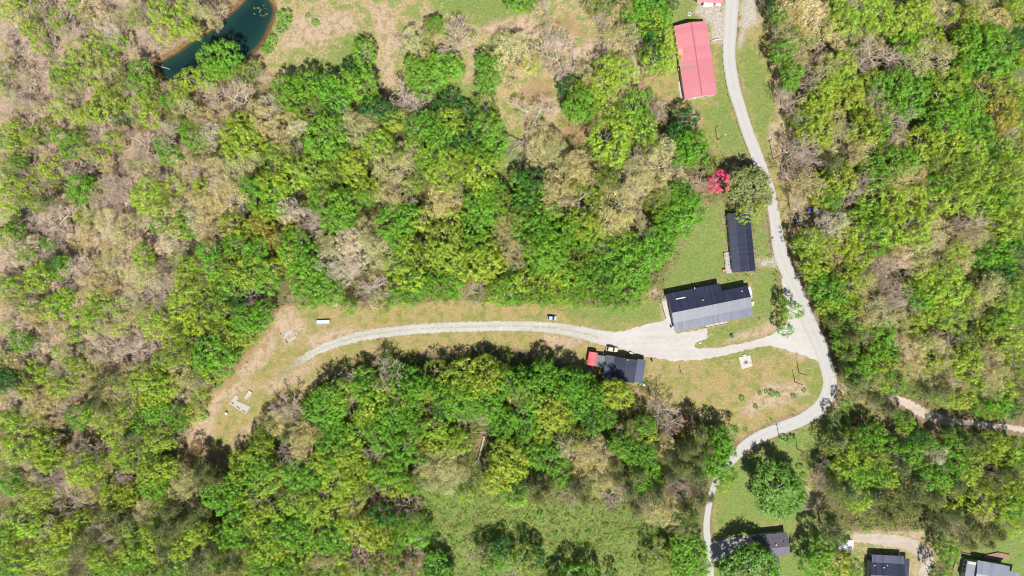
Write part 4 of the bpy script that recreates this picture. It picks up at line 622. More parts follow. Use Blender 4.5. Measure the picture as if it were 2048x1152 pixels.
(1348, 758): "m50,280,60 p150,320,60 p100,400,60 l90,360,50 g270,325,45 g260,370,60 g330,310,35 g290,420,55 g230,450,50 g280,400,50 p130,470,60 p200,400,50 g200,500,60 g310,560,50 y290,610,45 g270,500,60 b30,400,50 b40,620,50 p140,560,60 p60,520,60 b120,650,50 p150,700,55 p210,690,40 p100,790,60 p60,760,60 b200,645,35 p30,860,60 p120,860,35 g60,960,60 g130,1000,60 g150,1080,60 g60,1080,60 g30,1010,50 g120,1130,50 p60,900,50 g615,650,140 g445,1128,145 g860,970,62 g850,1040,60 g800,1090,60 p930,890,70 p980,930,45 y960,1090,60 y1010,1120,50 g1060,1100,45 g900,1130,50 l880,1090,50 b870,510,40 b860,600,45 D930,205,34 g1000,150,28 p960,370,60 o900,385,45 l1000,420,60 g1100,330,50 g1180,320,60 g1170,370,50 g1090,380,50 d1150,280,35 o1040,310,35 g1260,380,45 d1370,350,45 g1380,430,60 d1430,350,50 g1340,450,50 w1530,430,60 b1500,440,50 g1480,370,50 o1170,450,60 l1080,470,60 l1010,500,60 l960,540,60 g1050,560,60 l1110,570,60 g1180,560,60 l1230,580,60 l1250,520,50 b1300,470,50 p1330,520,60 b1250,450,40 p940,640,60 p1010,660,60 l1080,700,60 l1060,740,50 p1180,690,60 p1250,700,60 p1300,760,60 p1240,800,50 p1400,680,60 p1420,610,60 g1500,590,70 g1590,560,60 g1460,530,50 l1560,620,50 p1400,735,45 p1530,700,60 l1620,700,60 p1650,620,60 l1700,560,60 l1740,500,60 g1660,480,50 o1800,600,50 w1910,600,50 y1970,600,60 y1990,640,50 b1850,550,50 o1820,430,60 l1860,380,60 y1910,370,50 p1780,370,50 p1700,370,50 g1640,400,60 o1720,430,60 l1940,440,60 g2000,480,60 g2010,410,60 p1960,550,50 o1600,340,45 g1650,330,45 l1800,720,70 l1870,780,60 t1800,800,60 p1640,800,60 p1720,860,60 b1660,850,50 p1790,900,60 p1830,960,50 p1720,960,50 p1880,900,60 l1950,860,60 g2000,760,60 l1950,700,60 o1900,660,50 l2020,880,50 g2020,680,50 p1560,850,50 g1600,970,50 g1610,1030,45 o1575,1110,45 d1530,1125,32 l1590,1110,35 l1200,40,50 y1290,30,50 o1130,60,50 p1040,30,35 p1170,110,50 b1250,130,40 p1260,180,50 o1390,50,50 p1460,70,50 p1570,60,60 l1580,110,45 l1640,120,50 y1700,110,50 t1650,40,60 t1780,40,60 t1860,60,60 l1930,70,60 g1800,165,50 l1850,190,40 g1900,140,60 g1900,185,40 d1980,170,50 o2010,110,60 g1350,240,45 l1340,280,40 s480,165,18 s333,215,18 s700,105,18 s575,85,22 s610,95,16 s540,75,14 s505,85,14 s762,68,14 s1010,250,25 s400,118,18 s640,345,22 s690,360,30 s740,520,22 s760,570,20",
}
Z = 700 / 2047.0
cand = []
for (ox, oy), txt in TILES.items():
    for tok in txt.split():
        k = tok[0]; x, y, r = map(float, tok[1:].split(','))
        cand.append([k, ox + x * Z, oy + y * Z, r * Z])
NTILE = len(cand)
for x, y, r in ((568,33,17),(561,55,13),(543,82,14),(533,98,12),(630,45,8),(615,30,6),(470,120,12)): cand.append(['s', x, y, r])
# the wood runs on just past the frame: edge trees are mirrored outwards a little so their shade and limbs come in
rg0 = random.Random(5)
for i in range(46):
    yy = 10 + i * 25; cand.append([rg0.choice('btbotlw'), rg0.uniform(-8, 60), yy + rg0.uniform(-8, 8), rg0.uniform(13, 19)])
for i in range(60): cand.append([rg0.choice('bbtbo'), rg0.uniform(20, 420), rg0.uniform(10, 640), rg0.uniform(11, 17)])
cand = cand[:NTILE] + [c for c in cand[NTILE:] if c[0] == 's' or field(np.array([P(c[1], c[2])[0]]), np.array([P(c[1], c[2])[1]]), [POND])[0] < -5]
trees = []
for k, x, y, r in cand:
    if any(abs(x - q[1]) < 12 and math.hypot(x - q[1], y - q[2]) < 0.30 * min(r, q[3]) + 2 for q in trees): continue
    trees.append([k, x, y, r])
bykind = {}
for q in trees: bykind.setdefault(KIND[q[0]][0], []).append(q)
SMALL = {}
for nm, lst in bykind.items():          # the smaller ones of a frequent kind are small trees of their own kind
    lst.sort(key=lambda q: -q[3])
    for q in lst[290:580]: SMALL[id(q)] = 'small_' + nm
    for q in lst[580:]: trees.remove(q)
import sys; sys.stderr.write('TREES %d %s' % (len(trees), {k: len(v) for k, v in bykind.items()}) + chr(10))
SEDGE = [(490,915),(505,885),(525,850),(550,815),(600,800),(640,772),(690,745),(740,722),(830,716),(920,712),(1060,712),(1150,730),(1190,745)]; SHORT = set()
for q in trees:                          # the wood south of the lane begins below its grass strip
    if q[0] == 's' or not 490 < q[1] < 1190: continue
    for (x0, y0), (x1, y1) in zip(SEDGE, SEDGE[1:]):
        if x0 <= q[1] < x1:
            ym = y0 + (y1 - y0) * (q[1] - x0) / (x1 - x0) + q[3] * .95 + (0 if q[0] in 'bo' else 6) + random.Random(int(q[1] * 7)).uniform(-16, 10)
            if ym - 75 < q[2] < ym and q[2] > 668 + (0 if q[1] > 700 else (700 - q[1]) * .35): q[2] = ym; SHORT.add(id(q))
            elif ym <= q[2] < ym + 14: SHORT.add(id(q))
for q in trees:
    if q[3] > 40 or q[0] in 'DRs' or q[1] < 1560: continue
    for i in range(len(ROAD) - 1):
        if ROAD[i][1] <= q[2] <= ROAD[i + 1][1] and q[2] < 800:
            u = (q[2] - ROAD[i][1]) / (ROAD[i + 1][1] - ROAD[i][1]); rx = ROAD[i][0] + u * (ROAD[i + 1][0] - ROAD[i][0])
            if 0 < q[1] - rx < q[3] * 1.2 + 28: q[1] = rx + q[3] * 1.2 + 28
rg1 = random.Random(11); TREE_OBJS = []
def low(x, y): return samp(F_OPEN, *P(x, y)[:2]) > 0
for q in trees:
    k, px, py, r = q; nm, cat, shape, colr, lab, grp = KIND[k]
    if id(q) in SMALL: nm = SMALL[id(q)]; cat = 'small ' + cat; grp = 'small ' + grp
    rm = r * S * (1.0 if r > 40 else (0.98 if px < 380 and py < 900 else 1.12) if k != 's' else .9)
    if k == 's': h = max(1.0, rm * 1.2)
    elif r > 40: h = rm * 0.85 + 5; shape = 'big'
    else: h = rm * 1.3 + (9.5 if k == 'p' else 7.2) + rg1.uniform(-1, 1.8)
    if k != 's' and r <= 40 and low(px, py): h = rm * 1.2 + (4.4 if px < 1400 else 6.5)
    if k == 'm' or k == 'D': h = min(h, rm * 1.2 + 3)
    if shape == 'bud': rm *= .92
    if id(q) in SHORT: h = min(h, rm * 1.1 + 4.5)
    zc = h * (0.6 if k == 's' else 0.7)
    x, y, _ = P(px, py, zc); gz = ground_z(x, y)
    crown_me, trunk_me = VAR[shape][rg1.randrange(len(VAR[shape]))]
    e = empty(nm, (x, y, gz), rg1.uniform(0, 6.28))
    e.scale = (rm / R0, rm / R0 * rg1.uniform(.88, 1.12), h / H0) if k != 's' else (rm / R0, rm / R0 * rg1.uniform(.8, 1.2), h / H0)
    e['category'] = cat
    if grp: e['group'] = grp
    cr = bpy.data.objects.new('crown', crown_me); COL.objects.link(cr); cr.parent = e
    tr_ = bpy.data.objects.new('trunk', trunk_me); COL.objects.link(tr_); tr_.parent = e
    v = rg1.uniform(0.86, 1.12); c3 = lin(colr)
    jit = (rg1.uniform(.90, 1.12), 1.0, rg1.uniform(.85, 1.15))
    scale_c = 1.18 if shape in ('full', 'loose', 'big', 'pine') else 1.15
    cc_ = [min(1, a * v * j * scale_c) for a, j in zip(c3, jit)]
    if r > 40 and k == 'g': cc_ = [a * .8 for a in cc_]
    cr.color = (*cc_, 1)
    if r > 40 and k == 'o': cr.color = (*[a * .95 for a in lin((132,142,80))], 1)
    if shape == 'bare':
        cc_ = [a * v * .95 for a in c3]; cr.color = (*cc_, 1); tr_.color = (*[a * 1.15 for a in cc_], 1)
    if k == 's': tr_.scale = (0.6, 0.6, 0.6); cr.location.z = -H0 * 0.30; cr.scale.z = 1.28
    TREE_OBJS.append((e, k, px, py, r))

# ---- labels: what the tree looks like and what it stands nearest to
LM = [('pond', 430, 85), ('leaning tree over the pond', 437, 118), ('long pale blue box trailer', 646, 644), ('twin foundation slabs', 577, 672), ('L-shaped foundation slab', 482, 806),
 ('west tip of the gravel lane', 556, 752), ('small silver blue car', 1103, 636), ('red carport', 1184, 718), ('black cabin roof', 1252, 738), ('lower fallen trunk', 958, 905), ('upper fallen trunk', 1050, 285),
 ('red barn', 1392, 120), ('pink red tree', 1437, 363), ('narrow black mobile home', 1483, 487), ('large black roofed house', 1420, 615), ('purple car', 1628, 422), ('sharp road bend', 1660, 770), ('roadside utility pole', 1546, 318),
 ('wooden hut', 1718, 842), ('lone round tree', 1558, 980), ('grey L-shaped house', 1545, 1095), ('house inside the gravel loop', 1780, 1130), ('pale grey roofed house', 1990, 1135), ('white trailer roof', 1692, 1090),
 ('pale bare dirt patch', 770, 40), ('pale dirt track', 1900, 845), ('square concrete pad', 1491, 724), ('dark shrub in the scrub meadow', 1008, 1045),
 ("photo's top left corner", 0, 0), ("photo's bottom left corner", 0, 1152), ("photo's top right corner", 2048, 0), ("mid left photo edge", 0, 576), ("mid bottom photo edge", 1024, 1152), ("mid right photo edge", 2048, 576), ("mid top photo edge", 1024, 0), ("photo's centre", 1024, 576)]
ORD = ['nearest', 'second nearest', 'third nearest', 'fourth nearest', 'fifth nearest', 'sixth nearest', 'seventh nearest', 'eighth nearest', 'ninth nearest', 'tenth nearest', '11th nearest', '12th nearest', '13th nearest', '14th nearest', '15th nearest', '16th nearest'] + ['%dth nearest' % n for n in range(17, 80)]
def dirn(dx, dy):
    if abs(dx) > 2.2 * abs(dy): return 'left of' if dx < 0 else 'right of'
    if abs(dy) > 2.2 * abs(dx): return 'above' if dy < 0 else 'below'
    return ('upper ' if dy < 0 else 'lower ') + ('left of' if dx < 0 else 'right of')
cells = {}
for e, k, px, py, r in TREE_OBJS:
    if k == 'R': e['label'] = 'round tree full of pink red blossom between the barn and the mobile home'; continue
    if k == 's': base = 'small green bush'
    else: base = KIND[k][4]
    bestm = sorted(LM, key=lambda m: math.hypot(px - m[1], py - m[2]))[0]
    d = math.hypot(px - bestm[1], py - bestm[2])
    cells.setdefault((base, bestm[0], dirn(px - bestm[1], py - bestm[2])), []).append((d, e))
for (base, lmk, dr), lst in cells.items():
    lst.sort(key=lambda q: q[0])
    for i, (d, e) in enumerate(lst):
        e['label'] = f"{base}, {dr} the {lmk}, {ORD[i]}" if len(lst) > 1 else f"{base} {dr} the {lmk}"
for e, k, px, py, r in TREE_OBJS:
    if r > 46 and abs(px - 1558) < 20: e['label'] = 'big round green tree alone on the lawn inside the road bend'
    elif r > 46 and abs(px - 1504) < 20: e['label'] = 'big round tree shading the paved driveway of the grey house'
    elif r > 40 and abs(px - 1498) < 20: e['label'] = 'wide olive green tree overhanging the road and the mobile home roof'
    elif k == 's' and r > 11.5 and abs(px - 568) < 3: e['label'] = 'largest green bush on the bank right of the pond'

f_road = field(GX, GY, [LOT], [([(p[0], p[1]) for p in ROAD], 15), ([(p[0], p[1]) for p in LANE], 13), ([(p[0], p[1]) for p in DRIVE], 14), ([(p[0], p[1]) for p in TRACK], 9)])
# ---- undergrowth between the trees, meadow tufts: ground cover nobody could count
def tufts(name, n, test, cols, size, height, seed, per=9, zoff=0.05, spread=0.5):
    rg = np.random.RandomState(seed); m = n * 4
    x = rg.uniform(-215, 215, m); y = rg.uniform(-124, 124, m); w = np.where(samp(f_road, x, y) > -.6, 0, test(x, y)); ok = rg.uniform(size=m) < w
    x, y = x[ok][:n], y[ok][:n]; n2 = len(x)
    gz = np.array([ground_z(a, b) for a, b in zip(x, y)]); hh = height * rg.uniform(.4, 1.3, n2)
    C = np.repeat(np.stack([x, y, gz + zoff], 1), per, 0); C[:, :2] += rg.normal(size=(n2 * per, 2)) * spread * np.repeat(rg.uniform(.5, 1.4, n2), per)[:, None]
    C[:, 2] += np.repeat(hh, per) * rg.uniform(0.1, 1, n2 * per)
    N = rg.normal(size=(n2 * per, 3)) * .7 + np.array([0, 0, .8]); N /= np.linalg.norm(N, axis=1)[:, None]
    T = np.cross(N, rg.normal(size=N.shape)); T /= np.linalg.norm(T, axis=1)[:, None]; B = np.cross(N, T)
    s = (size * rg.uniform(.6, 1.4, n2 * per))[:, None]
    v = np.stack([C - T * s, C - B * s * .7, C + T * s, C + B * s * .7], 1).reshape(-1, 3)
    ci = np.array([lin(c) for c in cols]) * 1.0; pick = vnoise(x, y, 14, seed) * .7 + rg.uniform(size=n2) * .5; pick = np.clip((pick * len(cols) / 1.2).astype(int), 0, len(cols) - 1)
    tc = np.repeat(ci[pick] * rg.uniform(.8, 1.2, (n2, 1)), per, 0) * rg.uniform(.8, 1.2, (n2 * per, 1))
    me = mesh_np(name, v, 4, tcol=tc); me.materials.append(TUFT); o = bpy.data.objects.new(name, me); COL.objects.link(o); o['kind'] = 'stuff'; return o
t = NT('tuft'); a_ = t.attr('tcol').outputs['Color']; df = t.n('ShaderNodeBsdfDiffuse'); tr = t.n('ShaderNodeBsdfTranslucent'); t.l(a_, df.inputs[0]); t.l(a_, tr.inputs[0])
m1 = t.n('ShaderNodeMixShader'); m1.inputs[0].default_value = .25; t.l(df.outputs[0], m1.inputs[1]); t.l(tr.outputs[0], m1.inputs[2]); t.l(m1.outputs[0], t.out.inputs['Surface']); TUFT = t.m
fo, fg, fp, fw, fs = F_OPEN, F['green'], F['pink'], F['bank'], F['scrub']
def w_under(x, y):
    o = samp(fo, x, y); return np.where((o < -1) & (samp(fw, x, y) < -3), np.where(samp(fg, x, y) > 0, 1.0, np.where(samp(fp, x, y) > 0, 0.18, 0.5)), 0)
tufts('undergrowth', 15000, w_under, [(96,136,44), (84,120,44), (122,146,62), (140,132,84), (110,150,50)], 0.27, 1.6, 21, per=9, spread=.6)
tufts('scrub_growth', 15000, lambda x, y: np.where(samp(fs, x, y) > 0, 1.0, 0), [(112,142,52), (136,156,66), (92,130,44), (156,152,88), (120,150,50)], 0.22, 1.3, 22, per=8)
def w_edge(x, y):
    o = samp(fo, x, y); return np.where((o > -7) & (o < 1.2) & (samp(fw, x, y) < -3) & (samp(fp, x, y) < 0), .9, 0)
tufts('edge_brush', 6000, w_edge, [(112,146,54), (92,140,40), (130,150,60), (150,148,84)], 0.22, 1.5, 23, per=9)
def w_mead(x, y):
    return np.where((samp(F['meadow'], x, y) > 1) & (samp(F['dirt'], x, y) < 0) & (samp(fw, x, y) < -4), vnoise(x, y, 7, 31) ** 2 * 1.5, np.where((samp(F['dry'], x, y) > 2) & (samp(F['lawn'], x, y) < 0), 0.06 * (vnoise(x, y, 5, 32) > .6), 0))
tufts('meadow_grass', 5000, w_mead, [(168,160,102), (140,152,76), (120,146,64), (186,172,124)], 0.16, .35, 24, per=6)
# ------------------------------------------------------------------ buildings
def deg(dx, dy): return math.atan2(-dy, dx)      # picture direction -> world angle
K = 0.1966                                          # metres per picture pixel at eave height
NAVY = ribbed('navy_roof_metal', (0.014, 0.017, 0.036), (0.022, 0.026, 0.050), 0.30, 'X', 0.42, 0.0, 0.5)
NAVY_Y = ribbed('navy_roof_metal_long', (0.014, 0.017, 0.036), (0.022, 0.026, 0.052), 0.30, 'Y', 0.5, 0.0, 0.4)
SHEEN = ribbed('sun_sheen_roof_metal', (0.028, 0.036, 0.058), (0.105, 0.125, 0.16), 0.30, 'X', 0.45, 0.0, 0.5, 1.0)  # pale streaks put the sun's glare on the navy metal into its colour
BLUEG = ribbed('blue_grey_roof', (0.04, 0.05, 0.08), (0.065, 0.078, 0.115), 0.30, 'X', 0.45, 0.1, 0.5)
BLUEG_Y = ribbed('blue_grey_roof_long', (0.04, 0.048, 0.08), (0.06, 0.07, 0.105), 0.30, 'Y', 0.45, 0.1, 0.4)
SLATE = ribbed('weathered_green_grey_roof', (0.085, 0.10, 0.105), (0.14, 0.16, 0.16), 0.5, 'Y', 0.5, 0.1, 0.4, 0.9)
WALLW = simple('off_white_siding', (0.40, 0.385, 0.36), (0.33, 0.32, 0.30), 1.2)
WALLB = simple('pale_blue_siding', (0.30, 0.38, 0.46), (0.24, 0.30, 0.37), 1.2)
WALLT = simple('tan_siding', (0.34, 0.27, 0.20), (0.27, 0.21, 0.15), 1.2)
WALLD = simple('grey_siding', (0.22, 0.22, 0.23), (0.16, 0.16, 0.17), 1.2)
DECK = planks('pale_deck_boards', (0.32, 0.275, 0.265), (0.38, 0.33, 0.315), 0.15, 'Y')
DECKB = planks('brown_deck_boards', (0.20, 0.12, 0.08), (0.27, 0.17, 0.11), 0.15, 'X')
WOOD = simple('grey_wood', (0.24, 0.18, 0.13), (0.17, 0.125, 0.09), 4)
WHITE = simple('white_paint', (0.60, 0.60, 0.60), (0.50, 0.50, 0.49), 2)
DARK = simple('dark_rubber', (0.02, 0.02, 0.022), (0.03, 0.03, 0.03), 4)
t_ = NT('window_glass'); GLASS = t_.bsdf((0.02, 0.026, 0.035), 0.08, 0.6)
STEEL = simple('galvanised_steel', (0.42, 0.43, 0.45), (0.34, 0.35, 0.37), 4, 0.45, 0.5, 0.4)
CONC = simple('pale_concrete', (0.38, 0.36, 0.34), (0.30, 0.28, 0.26), 0.8)

def window(parent, x, y, z, w, h, face, frame=None):
    """face: 'x' or 'y' wall normal (sign gives the side)"""
    s = 1 if face[0] == '+' else -1; d = 0.04
    m = MB(); fr = MB()
    if face[1] == 'y':
        fr.box(x - w / 2 - .06, x + w / 2 + .06, y - .02 if s > 0 else y - d, y + d if s > 0 else y + .02, z - .06, z + h + .06)
        m.box(x - w / 2, x + w / 2, y if s > 0 else y - d - .02, y + d + .02 if s > 0 else y, z, z + h)
    else:
        fr.box(y - .02 if s > 0 else y - d, y + d if s > 0 else y + .02, x - w / 2 - .06, x + w / 2 + .06, z - .06, z + h + .06)
        m.box(y if s > 0 else y - d - .02, y + d + .02 if s > 0 else y, x - w / 2, x + w / 2, z, z + h)
    f = fr.build('window', frame or WHITE, parent); m.build('pane', GLASS, f)
def door(parent, x, y, z, face, m=None):
    s = 1 if face[0] == '+' else -1; b = MB()
    if face[1] == 'y': b.box(x - .45, x + .45, y if s > 0 else y - .06, y + .06 if s > 0 else y, z, z + 2.0)
    else: b.box(y if s > 0 else y - .06, y + .06 if s > 0 else y, x - .45, x + .45, z, z + 2.0)
    o = b.build('door', m or WOOD, parent); h = MB()
    if face[1] == 'y': h.tube((x + .35, y + s * .06, z + 1), (x + .35, y + s * .13, z + 1), .03)
    else: h.tube((y + s * .06, x + .35, z + 1), (y + s * .13, x + .35, z + 1), .03)
    h.build('handle', STEEL, o)

# ---- red barn --------------------------------------------------------
PINK = ribbed('faded_red_roof', (0.37, 0.125, 0.147), (0.41, 0.155, 0.175), 0.9, 'Y', 0.55, 0.0, 0.4, 0.8)
e = empty('barn', P(1392, 119, 4.0)[:2] + (0,), deg(147, -22) - math.pi / 2 + R_(0))
e.rotation_euler = (0, 0, R_(8.5)); tag(e, 'long barn with faded pinkish red metal roof beside the upper road', 'barn')
Lh, Wh, ev, rd = 14.6, 6.45, 3.3, 4.9
w_ = MB(); w_.prism([(-Wh + .25, -Lh + .3), (Wh - .25, -Lh + .3), (Wh - .25, Lh - .3), (-Wh + .25, Lh - .3)], -.2, ev - .1)
for yy in (-Lh + .3, Lh - .42): w_.add([(-Wh + .25, yy, ev - .1), (Wh - .25, yy, ev - .1), (0, yy, rd - .18), (-Wh + .25, yy + .12, ev - .1), (Wh - .25, yy + .12, ev - .1), (0, yy + .12, rd - .18)], [(0, 1, 2), (5, 4, 3), (0, 2, 5, 3), (1, 4, 5, 2), (0, 3, 4, 1)])
w_.build('wall', WALLW, e)
rf = MB(); rf.slabx(-Lh, Lh, -Wh, ev, 0, rd, .1); rf.slabx(-Lh, Lh, 0, rd, Wh, ev, .1); rf = rf.build('roof', PINK, e)
MB().slabx(-Lh - .02, Lh + .02, -.22, rd + .02, 0, rd + .06, .05).slabx(-Lh - .02, Lh + .02, 0, rd + .06, .22, rd + .02, .05).build('ridge_cap', simple('dull_red_cap', (0.27, 0.08, 0.10), (0.23, 0.07, 0.09), 2), rf)
yb = -2.9; MB().slabx(yb - .45, yb + .45, -Wh, ev + .015, -.24, rd - .045, .012).build('roof_strip', simple('grey_brown_strip', (0.27, 0.17, 0.18), (0.22, 0.14, 0.15), 3), rf)
# rust stain with a ragged outline
rg2 = random.Random(3); st = MB(); pts = []
for i in range(22):
    a = i / 22 * 6.283; rr = 1.0 + .5 * rg2.uniform(-1, 1); pts.append((-5.35 + math.cos(a) * 0.95 * rr, 4.2 + math.sin(a) * 1.35 * rr))
sl = (rd - ev) / Wh
st.add([(max(x, -6.42), y, ev + (max(x, -6.42) + Wh) * sl + .012) for x, y in pts], [tuple(range(22))]); st.build('rust_stain', simple('rust', (0.62, 0.22, 0.13), (0.58, 0.28, 0.14), 3), rf)
door(e, -2, -Lh + .3, 0, '-y', WHITE); window(e, 2.5, -Lh + .3, 1.2, 1.4, 1, '-y')
for yy in (-9, -5, 3, 8): window(e, yy, -Wh + .25, 1.4, 1.0, .8, '-x')
MB().box(-Wh - .35, -Wh + .27, -2.4, -1.5, .3, 1.3).build('wall_unit', STEEL, e, .04)
MB().box(-Wh - .75, -Wh + .2, -13.5, -6.6, -.1, .12).build('foundation_ledge', CONC, e)
# ---- second red roof, cut by the frame ---------------------------------
e = empty('house', P(1421, -14, 3.5)[:2] + (0,), R_(-3)); tag(e, 'red roofed house with white porch awning cut by the top of the photo', 'house')
MB().box(-4.6, 4.6, -2.9, 3.2, -.2, 3.0).build('wall', WALLW, e)
MB().slab(-5, 5, -3.6, 2.9, 0, 3.9, .1).slab(-5, 5, 0, 3.9, 3.6, 2.9, .1).build('roof', PINK, e)
MB().slab(-2.2, 1.5, -4.9, 2.3, -3.5, 2.75, .08).slab(2.6, 4.4, -4.4, 2.4, -3.5, 2.75, .08).build('awning', WHITE, e)
for x in (-2.1, 1.4, 4.3): MB().tube((x, -4.6, -.1), (x, -4.6, 2.35), .05).build('post', WHITE, e)
door(e, -.5, -2.9, .1, '-y')

# ---- narrow mobile home -------------------------------------------------
ang = math.atan2(11.6, 119)
e = empty('mobile_home', P(1455.4, 427, 3.3)[:2] + (0,), ang); tag(e, 'narrow mobile home with a blackish navy metal roof and side deck', 'mobile home')
L = 23.5; W1, W2, W3 = 3.0, 5.75, 8.85
MB().prism([(.25, -.3), (W3 - .2, -.3), (W3 - .2, -L + .3), (.25, -L + .3)], -.2, 2.9).build('wall', WALLB, e)
rf = MB().slabx(-L, 0, 0, 3.0, W1, 3.2, .1).slabx(-L, 0, W1, 3.2, W2, 4.45, .1).slabx(-L, 0, W2, 4.45, W3, 3.1, .1).build('roof', NAVY_Y, e)
MB().tube((W2, 0, 4.46), (W2, -L, 4.46), .05).build('ridge_cap', simple('cap_grey', (0.10, 0.10, 0.14), None, 3), rf)
for yy in (-3, -8, -19): window(e, yy, .25, 1.1, 1.1, 1.0, '-x')
door(e, -17, .25, .5, '-x', WHITE)
MB().prism([(.0, -.2), (.22, -.2), (.22, -L + .2), (.0, -L + .2)], 2.75, 2.85).build('gutter', simple('gutter_blue', (0.35, 0.47, 0.58), None, 4), e)
d = MB().box(-2.15, .2, -L - .05, -15.2, .45, .6).build('deck', DECK, e)
for yy in (-L, -19.5, -15.3):
    MB().box(-2.15, -2.05, yy, yy + .1, -.1, 1.4).build('post', WOOD, d)
MB().box(-2.15, -2.1, -L, -15.2, 1.3, 1.4).build('railing', WOOD, d)
MB().box(-2.9, -2.2, -L + .2, -L + 1.2, -.1, .2).box(-2.55, -2.2, -L + .2, -L + 1.2, .2, .4).build('steps', WOOD, d)
c_ = empty('wooden_chair', P(1447.5, 541)[:2] + (0,), .2); tag(c_, 'yellowish wooden lawn chair beside the mobile home deck', 'chair')
YW = simple('yellow_wood', (0.46, 0.27, 0.11), (0.36, 0.20, 0.08), 5)
MB().box(-.6, .6, -.35, .35, .38, .45).build('seat', YW, c_); MB().box(-.6, .6, .3, .38, .45, 1.0).build('backrest', YW, c_)
for a in (-.55, .55):
    for b in (-.3, .3): MB().box(a - .05, a + .05, b - .05, b + .05, 0, .38).build('leg', YW, c_)

# ---- large black house ----------------------------------------------------
O = P(1343.6, 626, 4.6); e = empty('house', O[:2] + (0,), R_(11.45)); tag(e, 'large low house with black north roof, shiny south roof and porch', 'house')
L = 161 * K
MB().prism([(.4, -20.5 * K), (L - .4, -20.5 * K), (L - .4, 22 * K), (.4, 22 * K)], -.2, 3.5).prism([(.0, 22.02 * K), (108 * K - .4, 22.02 * K), (108 * K - .4, 37.4 * K), (.0, 37.4 * K)], -.2, 2.98).build('wall', WALLW, e)
r1 = MB().slab(0, L, 0, 4.9, 23 * K, 3.75).build('roof', NAVY, e, 0); r1['label'] = 'black north slope'
r2 = MB().slab(-2.6 * K, 108 * K, 22.95 * K, 3.72, 38.8 * K, 3.15).build('roof', NAVY, e); r2['label'] = 'black roof of the north wing'
r3 = MB().slab(0, L, -21 * K, 3.85, 0, 4.9).build('roof', SHEEN, e); r3['label'] = 'navy south slope with sun sheen painted in'
r4 = MB().slab(0, L, -39.2 * K, 3.15, -20.9 * K, 3.83).build('porch_roof', BLUEG, e)
MB().tube((0, 0, 4.92), (L, 0, 4.92), .05).build('ridge_cap', STEEL, r1)
for u, v in ((66, 13), (146, 15)): MB().lathe([(.16, -.3), (.16, .35), (.26, .36), (.26, .45)], (u * K, v * K, 4.9 - v * K * .254)).build('vent_pipe', simple('brass_vent', (0.45, 0.40, 0.22), None, 5), r1)
MB().slab(15 * K, 34 * K, 24.2 * K, 3.72, 26 * K, 3.66, .05).build('roof_panel', WHITE, r2)
MB().box(56 * K, 57 * K, 37 * K, 41 * K, 3.2, 3.4).build('roof_vent', WHITE, r2)
for u in (10, 45, 80, 110, 135, 158): MB().box(u * K - .07, u * K + .07, -38.3 * K, -37.6 * K, -.1, 3.1).build('post', WOOD, r4)
for u in (20, 50, 90, 130): window(e, u * K, -20.5 * K, 1.1, 1.4, 1.1, '-y')
door(e, 70 * K, -20.5 * K, .2, '-y')
for u in (20, 60, 95): window(e, u * K, 37.4 * K, 1.3, 1.1, .9, '+y')
window(e, 0, L - .4, 1.2, 1.2, 1.0, '+x'); window(e, 2, .4, 1.2, 1.2, 1.0, '-x')
RED = simple('faded_red_paint', (0.46, 0.16, 0.12), (0.38, 0.14, 0.10), 4)
pd = MB().box(66 * K, 111 * K, -46 * K, -38 * K, .35, .5).build('porch_deck', DECK, e)
for yy, m_, zz in ((-46, RED, .85), (-43.2, WHITE, .51), (-41, WHITE, .52)): MB().box(66 * K, 111 * K, yy * K, yy * K + .18, zz, zz + .12).build('railing', m_, pd)
for u in (66, 88, 110.5): MB().box(u * K, u * K + .12, -46 * K, -46 * K + .12, -.1, .95).build('post', WHITE, pd)
pw_ = MB().prism([(-9 * K, -22 * K), (-1 * K, -22 * K), (-1 * K, 25 * K), (-11 * K, 25 * K)], -.1, .10).build('west_patio', CONC, e)
pe = MB().prism([(L + .1, -12 * K), (L + 6 * K, -12 * K), (L + 10 * K, 22 * K), (L + .1, 23 * K)], -.1, .25).build('east_patio', CONC, e)
MB().slabx(2 * K, 19 * K, L - .5, 3.2, L + 7.5 * K, 2.6, .06).build('awning', WHITE, e)
# clutter on the east patio
def at_house(u, v): 
    c_, s_ = math.cos(R_(11.45)), math.sin(R_(11.45)); x, y = u * K, v * K
    return (O[0] + c_ * x - s_ * y, O[1] + s_ * x + c_ * y)
def locz(z): return z
for u, v, w, dd, h, col, lab in ((168, -2, 1.0, .7, .75, (0.50, 0.42, 0.33), 'tan chest on the patio at the east end of the big house'), (166.5, -9, .8, .8, .8, (0.05, 0.055, 0.07), 'dark grill box on the patio at the east end of the big house'),
                              (170, -14, 1.1, .8, .5, (0.55, 0.47, 0.45), 'pale crate standing off the south corner of the east patio'), (168, -18.5, 1.2, .7, .55, (0.50, 0.30, 0.26), 'reddish crate at the southeast corner of the big house')):
    b = empty('storage_box', at_house(u, v) + (.26 if v > -12 else 0,), R_(11 + u % 7 * 5)); tag(b, lab, 'storage box')
    m_ = simple('box_' + str(u), col, None, 4)
    MB().box(-w / 2, w / 2, -dd / 2, dd / 2, 0, h * .85).build('body', m_, b, .03); MB().box(-w / 2 - .03, w / 2 + .03, -dd / 2 - .03, dd / 2 + .03, h * .86, h).build('lid', m_, b, .02)
f_ = empty('wood_fence', P(1325, 612)[:2] + (0,), 0); tag(f_, 'tan board fence along the west side of the large black house', 'fence')
a0, b0 = Vector(P(1320, 597)[:2]), Vector(P(1331, 637)[:2])
